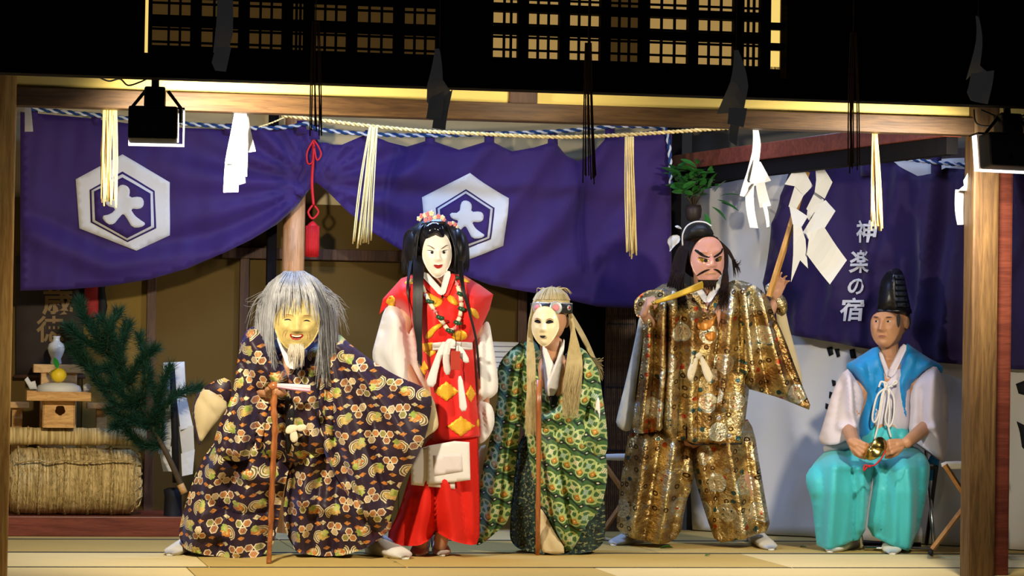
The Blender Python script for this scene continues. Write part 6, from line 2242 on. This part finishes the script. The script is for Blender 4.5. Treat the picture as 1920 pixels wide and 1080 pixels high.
hand(B, v(1596, 828, .11), v(1616, 842, .15) - v(1596, 828, .11), Vector(RH) * .7 + Vector(FH) * .3 + Vector((0, 0, -.3)), -1, 1.1, .17, thumb=(.3, .8))
hand(B, v(1692, 832, .11), v(1668, 838, .15) - v(1692, 832, .11), Vector(RH) * -.7 + Vector(FH) * .3 + Vector((0, 0, -.3)), 1, 1.1, .17, thumb=(.3, .8))
bo = B.build(pr_, SKIN, .0045)
for s in (-1, 1):
    f.patch('eyebrow', [(s * .2, .36), (s * .42, .42), (s * .68, .38), (s * .42, .36)], HAIR_MAN, pr_, .004, .04, 1)
    f.patch('eye', [(s * .24, .185), (s * .4, .235), (s * .58, .2), (s * .42, .15)], EYE_WHITE, pr_, .002, .03, 1)
    f.patch('pupil', ell(s * .40 - .05, .195, .075, .045, 12), INK, pr_, .0035, .03, 0)
    f.patch('eyelid', [(s * .22, .19), (s * .4, .245), (s * .6, .205), (s * .4, .275)], SKIN, pr_, .004, .03, 1)
f.patch('lips', [(-.32, -.47), (-.1, -.42), (.1, -.42), (.32, -.47), (.14, -.53), (-.14, -.53)], LIP_BROWN, pr_, .003, .035, 1)
f.patch('lip_line', [(-.30, -.472), (0, -.462), (.30, -.472), (0, -.482)], plain('lip_shadow', (.10, .03, .02), .6), pr_, .0045, .03, 1)
# short hair at the side and back of the head
hm = MB()
c0 = f.loc(0, .28, -.075)
for k in range(700):
    a = R2.uniform(0, 2 * math.pi)
    b = R2.uniform(-.35, .95)
    q = f.M @ Vector((f.w * 1.05 * math.cos(a) * math.cos(b), f.w * 1.18 * math.sin(a) * math.cos(b), f.h * .94 * math.sin(b)))
    loc = f.M.transposed() @ q
    if loc.y > .02 or (b < .0 and loc.y > -.03):
        continue
    d = q.normalized() * .006 + Vector((0, 0, -.02))
    hm.tube([c0 + q, c0 + q + d], [.003, .0012], 3, False)
hm.ball(c0, (f.w * 1.03, f.w * 1.12, f.h * .8), 18, 12, f.M)
hm.build('hair', HAIR_MAN, pr_, stuff=True)
f.patch('sideburn', [(.84, .52), (1.0, .5), (1.0, .05), (.93, -.12), (.86, .1)], HAIR_MAN, pr_, .006, .05, 1)
for s in (-1, 1):
    f.patch('cheek_line', [(s * .24, -.16), (s * .36, -.30), (s * .42, -.50), (s * .38, -.30)], plain('skin_crease', (.30, .13, .06), .6), pr_, .0015, .04, 1)
# tall hat
ht = pl.s_(-tq + .04)
pillow('hat_brim', [(1643, 578), (1676, 574), (1708, 576), (1711, 590), (1680, 594), (1646, 589)], pl.s_(-tq + .05), HAT_BLACK, pr_, .11, .14, 12, step=4, smooth=1)
_, hs = pillow('tall_hat', [(1645, 586), (1646, 560), (1650, 530), (1660, 512), (1672, 504), (1686, 503), (1694, 512), (1700, 540), (1706, 570), (1709, 586), (1680, 590)], ht, HAT_BLACK, pr_, .08, .10, 20, [([(1672, 508), (1672, 540), (1676, 586)], 4, .014)], step=4, smooth=1)
HG = plain('hat_gauze_weave', (.035, .045, .075), .5)
for k in range(7):
    y = 516 + k * 10.5
    decal('gauze_band', [(1674, y), (1694 + k * 1.8, y), (1694.5 + k * 1.8, y + 7), (1675, y + 7)], ht, hs, HG, pr_, .003, 5)
# white robe, vest
tp = pl.s_(-tq)
pillow('inner_robe', [(1628, 680), (1648, 662), (1668, 690), (1690, 650), (1712, 680), (1716, 760), (1712, 830), (1620, 830), (1616, 760)], tp, LILAC_CAST, pr_, .12, .15, 40, [([(1680, 660), (1664, 760)], 6, .012)], step=6, smooth=1)
pillow('white_collar', strip((1697, 646), (1668, 706), 12, 14), pl.s_(-tq + .13), LILAC_CAST, pr_, .012, .03, 6, step=4, smooth=1)
pillow('white_collar', strip((1650, 660), (1668, 712), 7, 9), pl.s_(-tq + .115), LILAC_CAST, pr_, .01, .03, 5, step=4, smooth=1)
_, v1 = pillow('vest', [(1583, 684), (1606, 672), (1646, 646), (1652, 660), (1662, 694), (1666, 712), (1660, 750), (1650, 800), (1640, 830), (1612, 830), (1610, 782), (1621, 740), (1600, 706)], pl.s_(-tq + .05), BLUE, pr_, .09, .12, 30,
       [([(1646, 660), (1655, 710), (1648, 800)], 6, .012), ([(1625, 680), (1632, 800)], 9, -.018), ([(1605, 685), (1625, 720)], 10, .012), ([(1640, 700), (1640, 810)], 6, -.012)], step=5, smooth=1, pinch=8)
_, v2 = pillow('vest', [(1699, 641), (1712, 652), (1740, 670), (1762, 682), (1770, 690), (1766, 702), (1740, 694), (1712, 720), (1704, 745), (1708, 800), (1703, 816), (1690, 800), (1680, 760), (1672, 720), (1676, 706), (1690, 670)], pl.s_(-tq + .05), BLUE, pr_, .09, .12, 30,
       [([(1700, 655), (1684, 706), (1694, 790)], 6, .012), ([(1720, 670), (1704, 720)], 9, -.016), ([(1740, 678), (1715, 710)], 8, .012)], step=5, smooth=1, pinch=8)
pillow('vest_tail', [(1742, 850), (1764, 846), (1757, 900), (1735, 902)], pl.s_(-tq - .02), BLUE, pr_, .02, .02, 14, step=6, smooth=1)
pillow('sleeve', [(1586, 688), (1600, 704), (1622, 740), (1612, 785), (1608, 812), (1590, 820), (1578, 828), (1560, 834), (1532, 832), (1545, 790), (1562, 730)], pl.s_(-tq + .10), LILAC_CAST, pr_, .08, .10, 28,
       [([(1590, 705), (1592, 770), (1604, 810)], 7, .022), ([(1600, 720), (1606, 780)], 6, -.022), ([(1575, 720), (1562, 800)], 10, -.016), ([(1570, 800), (1600, 800)], 7, .014)], step=5, seed=2, smooth=1, hem=815)
pillow('sleeve_lower', [(1543, 834), (1580, 828), (1600, 824), (1606, 834), (1580, 845), (1545, 850)], pl.s_(-tq + .09), LILAC_CAST, pr_, .05, .06, 10, step=5, smooth=1)
pillow('sleeve', [(1754, 684), (1764, 700), (1779, 732), (1778, 790), (1777, 848), (1768, 868), (1740, 846), (1712, 826), (1703, 812), (1707, 770), (1706, 745), (1714, 718), (1734, 696)], pl.s_(-tq + .10), LILAC_CAST, pr_, .08, .10, 28,
       [([(1745, 700), (1740, 780), (1760, 850)], 10, .016), ([(1725, 730), (1725, 790), (1716, 815)], 8, -.024), ([(1765, 720), (1765, 830)], 7, -.014), ([(1708, 806), (1745, 800)], 6, .014)], step=5, seed=6, smooth=1, hem=820)
# trousers
kb = lambda x, y: np.interp(y, [835, 875, 920, 1030], [-.26, .0, .02, -.03])
pillow('trouser_leg', [(1612, 832), (1640, 838), (1646, 870), (1634, 900), (1628, 950), (1622, 1008), (1590, 1016), (1534, 1034), (1528, 990), (1522, 940), (1510, 906), (1512, 885), (1535, 862), (1570, 838)], pl.s_(-.06), TURQ, pr_, .11, .14, 36,
       [([(1560, 850), (1555, 930), (1548, 1025)], 12, .022), ([(1590, 850), (1600, 930), (1596, 1015)], 9, -.024), ([(1535, 870), (1540, 950), (1538, 1025)], 8, -.016), ([(1612, 860), (1616, 1005)], 7, .014), ([(1545, 862), (1600, 872)], 9, .016)], base=kb, step=6, seed=3, smooth=1, hem=995)
pillow('trouser_leg', [(1636, 838), (1690, 836), (1728, 838), (1745, 858), (1742, 900), (1732, 960), (1722, 1000), (1708, 1034), (1670, 1022), (1626, 1000), (1630, 950), (1638, 895)], pl.s_(-.05), TURQ, pr_, .11, .14, 36,
       [([(1690, 850), (1696, 930), (1700, 1025)], 12, .022), ([(1662, 850), (1655, 930), (1650, 1008)], 9, -.024), ([(1722, 860), (1718, 1000)], 8, -.018), ([(1676, 860), (1672, 1015)], 7, .012), ([(1650, 866), (1720, 850)], 9, .014)], base=kb, step=6, seed=5, smooth=1, hem=992)
pillow('trouser_waist', [(1622, 796), (1660, 786), (1704, 796), (1712, 842), (1660, 856), (1612, 842)], pl.s_(-tq + .06), TURQ, pr_, .10, .14, 24, [([(1645, 800), (1640, 840)], 6, -.014), ([(1680, 800), (1684, 840)], 6, -.014)], step=6, smooth=1)
# white cord tie
cp_ = pl.s_(-tq + .175)
for q in ([(1648, 726), (1652, 716), (1658, 718), (1660, 728), (1664, 720), (1656, 716)], [(1664, 727), (1674, 722), (1682, 718), (1680, 714), (1675, 718), (1672, 726)], [(1660, 728), (1645, 742), (1636, 780), (1640, 792), (1648, 776), (1654, 740), (1662, 729)],
          [(1666, 728), (1676, 745), (1676, 780), (1668, 800), (1660, 788), (1664, 760), (1668, 732)], [(1658, 730), (1652, 770), (1646, 800), (1640, 824)], [(1666, 730), (1668, 770), (1666, 800), (1671, 820)]):
    MB().tube(px_line(cp_, q, .0, 5), .0055, 6).build('tie_cord', WHITE_SILK, pr_)
tabi(pr_, fl(1612, 1024), fl(1556, 1036), .05, .065, .06)
tabi(pr_, fl(1668, 1022), fl(1673, 1040), .05, .065, .06)
# hand cymbals
cb = v(1640, 838, .17)
cy = thing('hand_cymbals', 'small brass hand cymbals held over the lap of the seated musician', 'cymbals', cb)
for s, ax in ((-1, Vector(RH) * -.5 - Vector(FH) * .7 + Vector((0, 0, .5))), (1, Vector(RH) * .6 - Vector(FH) * .8 + Vector((0, 0, -.1)))):
    c = v(1636 if s < 0 else 1648, 846 if s < 0 else 838, .17)
    MB().lathe(c, [(.052, 0), (.050, .006), (.034, .010), (.024, .024), (.010, .030), (.0, .031)], 28, axis=ax).build('cymbal', BRASS, cy)
MB().tube(px_line(pl, [(1660, 846, .2), (1652, 860, .22), (1640, 872, .23), (1628, 874, .23), (1620, 882, .235), (1622, 872, .235), (1632, 876, .235)], 0, 6), .004, 6).build('red_cord', RED_CORD, cy)
# pipe chair under the musician
ch = thing('pipe_chair', 'folding steel pipe chair under the seated musician', 'chair', (v(1690, 1030, -.25).x, v(1690, 1030, -.25).y, 0))
def grd(px, py, dx=0.0):
    p = fl(px, py, .012)
    return Vector(p)
ch_pl = pl.s_(-.30)
z_s = v(1700, 872, -.3).z
sx0, sx1 = ch_pl.v(1610, 872), ch_pl.v(1745, 872)
cxx = (sx0 + sx1) / 2
MB().box((cxx.x, cxx.y, z_s), ((sx1 - sx0).length, .36, .03), Matrix.Rotation(-TH, 3, 'Z'), .012).build('seat', BLACK_METAL, ch, False)
Rv, Fv = Vector(RH), Vector(FH)
for s in (-1, 1):
    e = cxx + Rv * s * (sx1 - sx0).length * .5
    a = Vector((e.x, e.y, z_s))
    fb, rb_ = a - Fv * .16, a + Fv * .20
    MB().tube([a + Fv * .12, Vector((fb.x, fb.y, .014))], .011, 8).build('front_leg', CHROME, ch)
    MB().tube([a - Fv * .12 + Rv * s * .012, Vector((rb_.x, rb_.y, .014)) + Rv * s * .012], .011, 8).build('rear_leg', BLACK_METAL, ch)
    MB().tube([a + Fv * .17, a + Fv * .20 + Vector((0, 0, .34))], .011, 8).build('back_post', CHROME, ch)
e = cxx + Fv * .20
MB().box((e.x, e.y, z_s + .30), ((sx1 - sx0).length, .02, .14), Matrix.Rotation(-TH, 3, 'Z'), .008).build('backrest', BLACK_METAL, ch, False)
for off, nm in ((-.16, 'front_foot_bar'), (.20, 'rear_foot_bar')):
    a, b = cxx - Rv * .17 + Fv * off, cxx + Rv * .17 + Fv * off
    MB().tube([Vector((a.x, a.y, .012)), Vector((b.x, b.y, .012))], .011, 8).build(nm, CHROME if off < 0 else BLACK_METAL, ch)

# ------------------------------------------------------------------ repeats of a kind share a group
GROUPS = {'zigzag_paper': 'zigzag papers hung round the stage', 'straw_bundle': 'straw bundles hung round the stage', 'stage_floodlight': 'floodlights under the eave',
          'cotton_rope': 'blue and white curtain ropes', 'straw_rope': 'straw ropes of the stage', 'fallen_leaf': 'leaves fallen on the mats', 'folding_stool': 'folding stools behind the players',
          'person': 'players on the stage', 'power_cable': 'cables of the floodlights', 'side_stand': 'small stands in the alcove', 'folded_fan': 'closed fans in hand', 'folded_paper': 'papers on the offering tray'}
for o in list(COL.objects):
    if o.parent is None and 'label' in o.keys() and o.name.split('.')[0] in GROUPS:
        o['group'] = GROUPS[o.name.split('.')[0]]
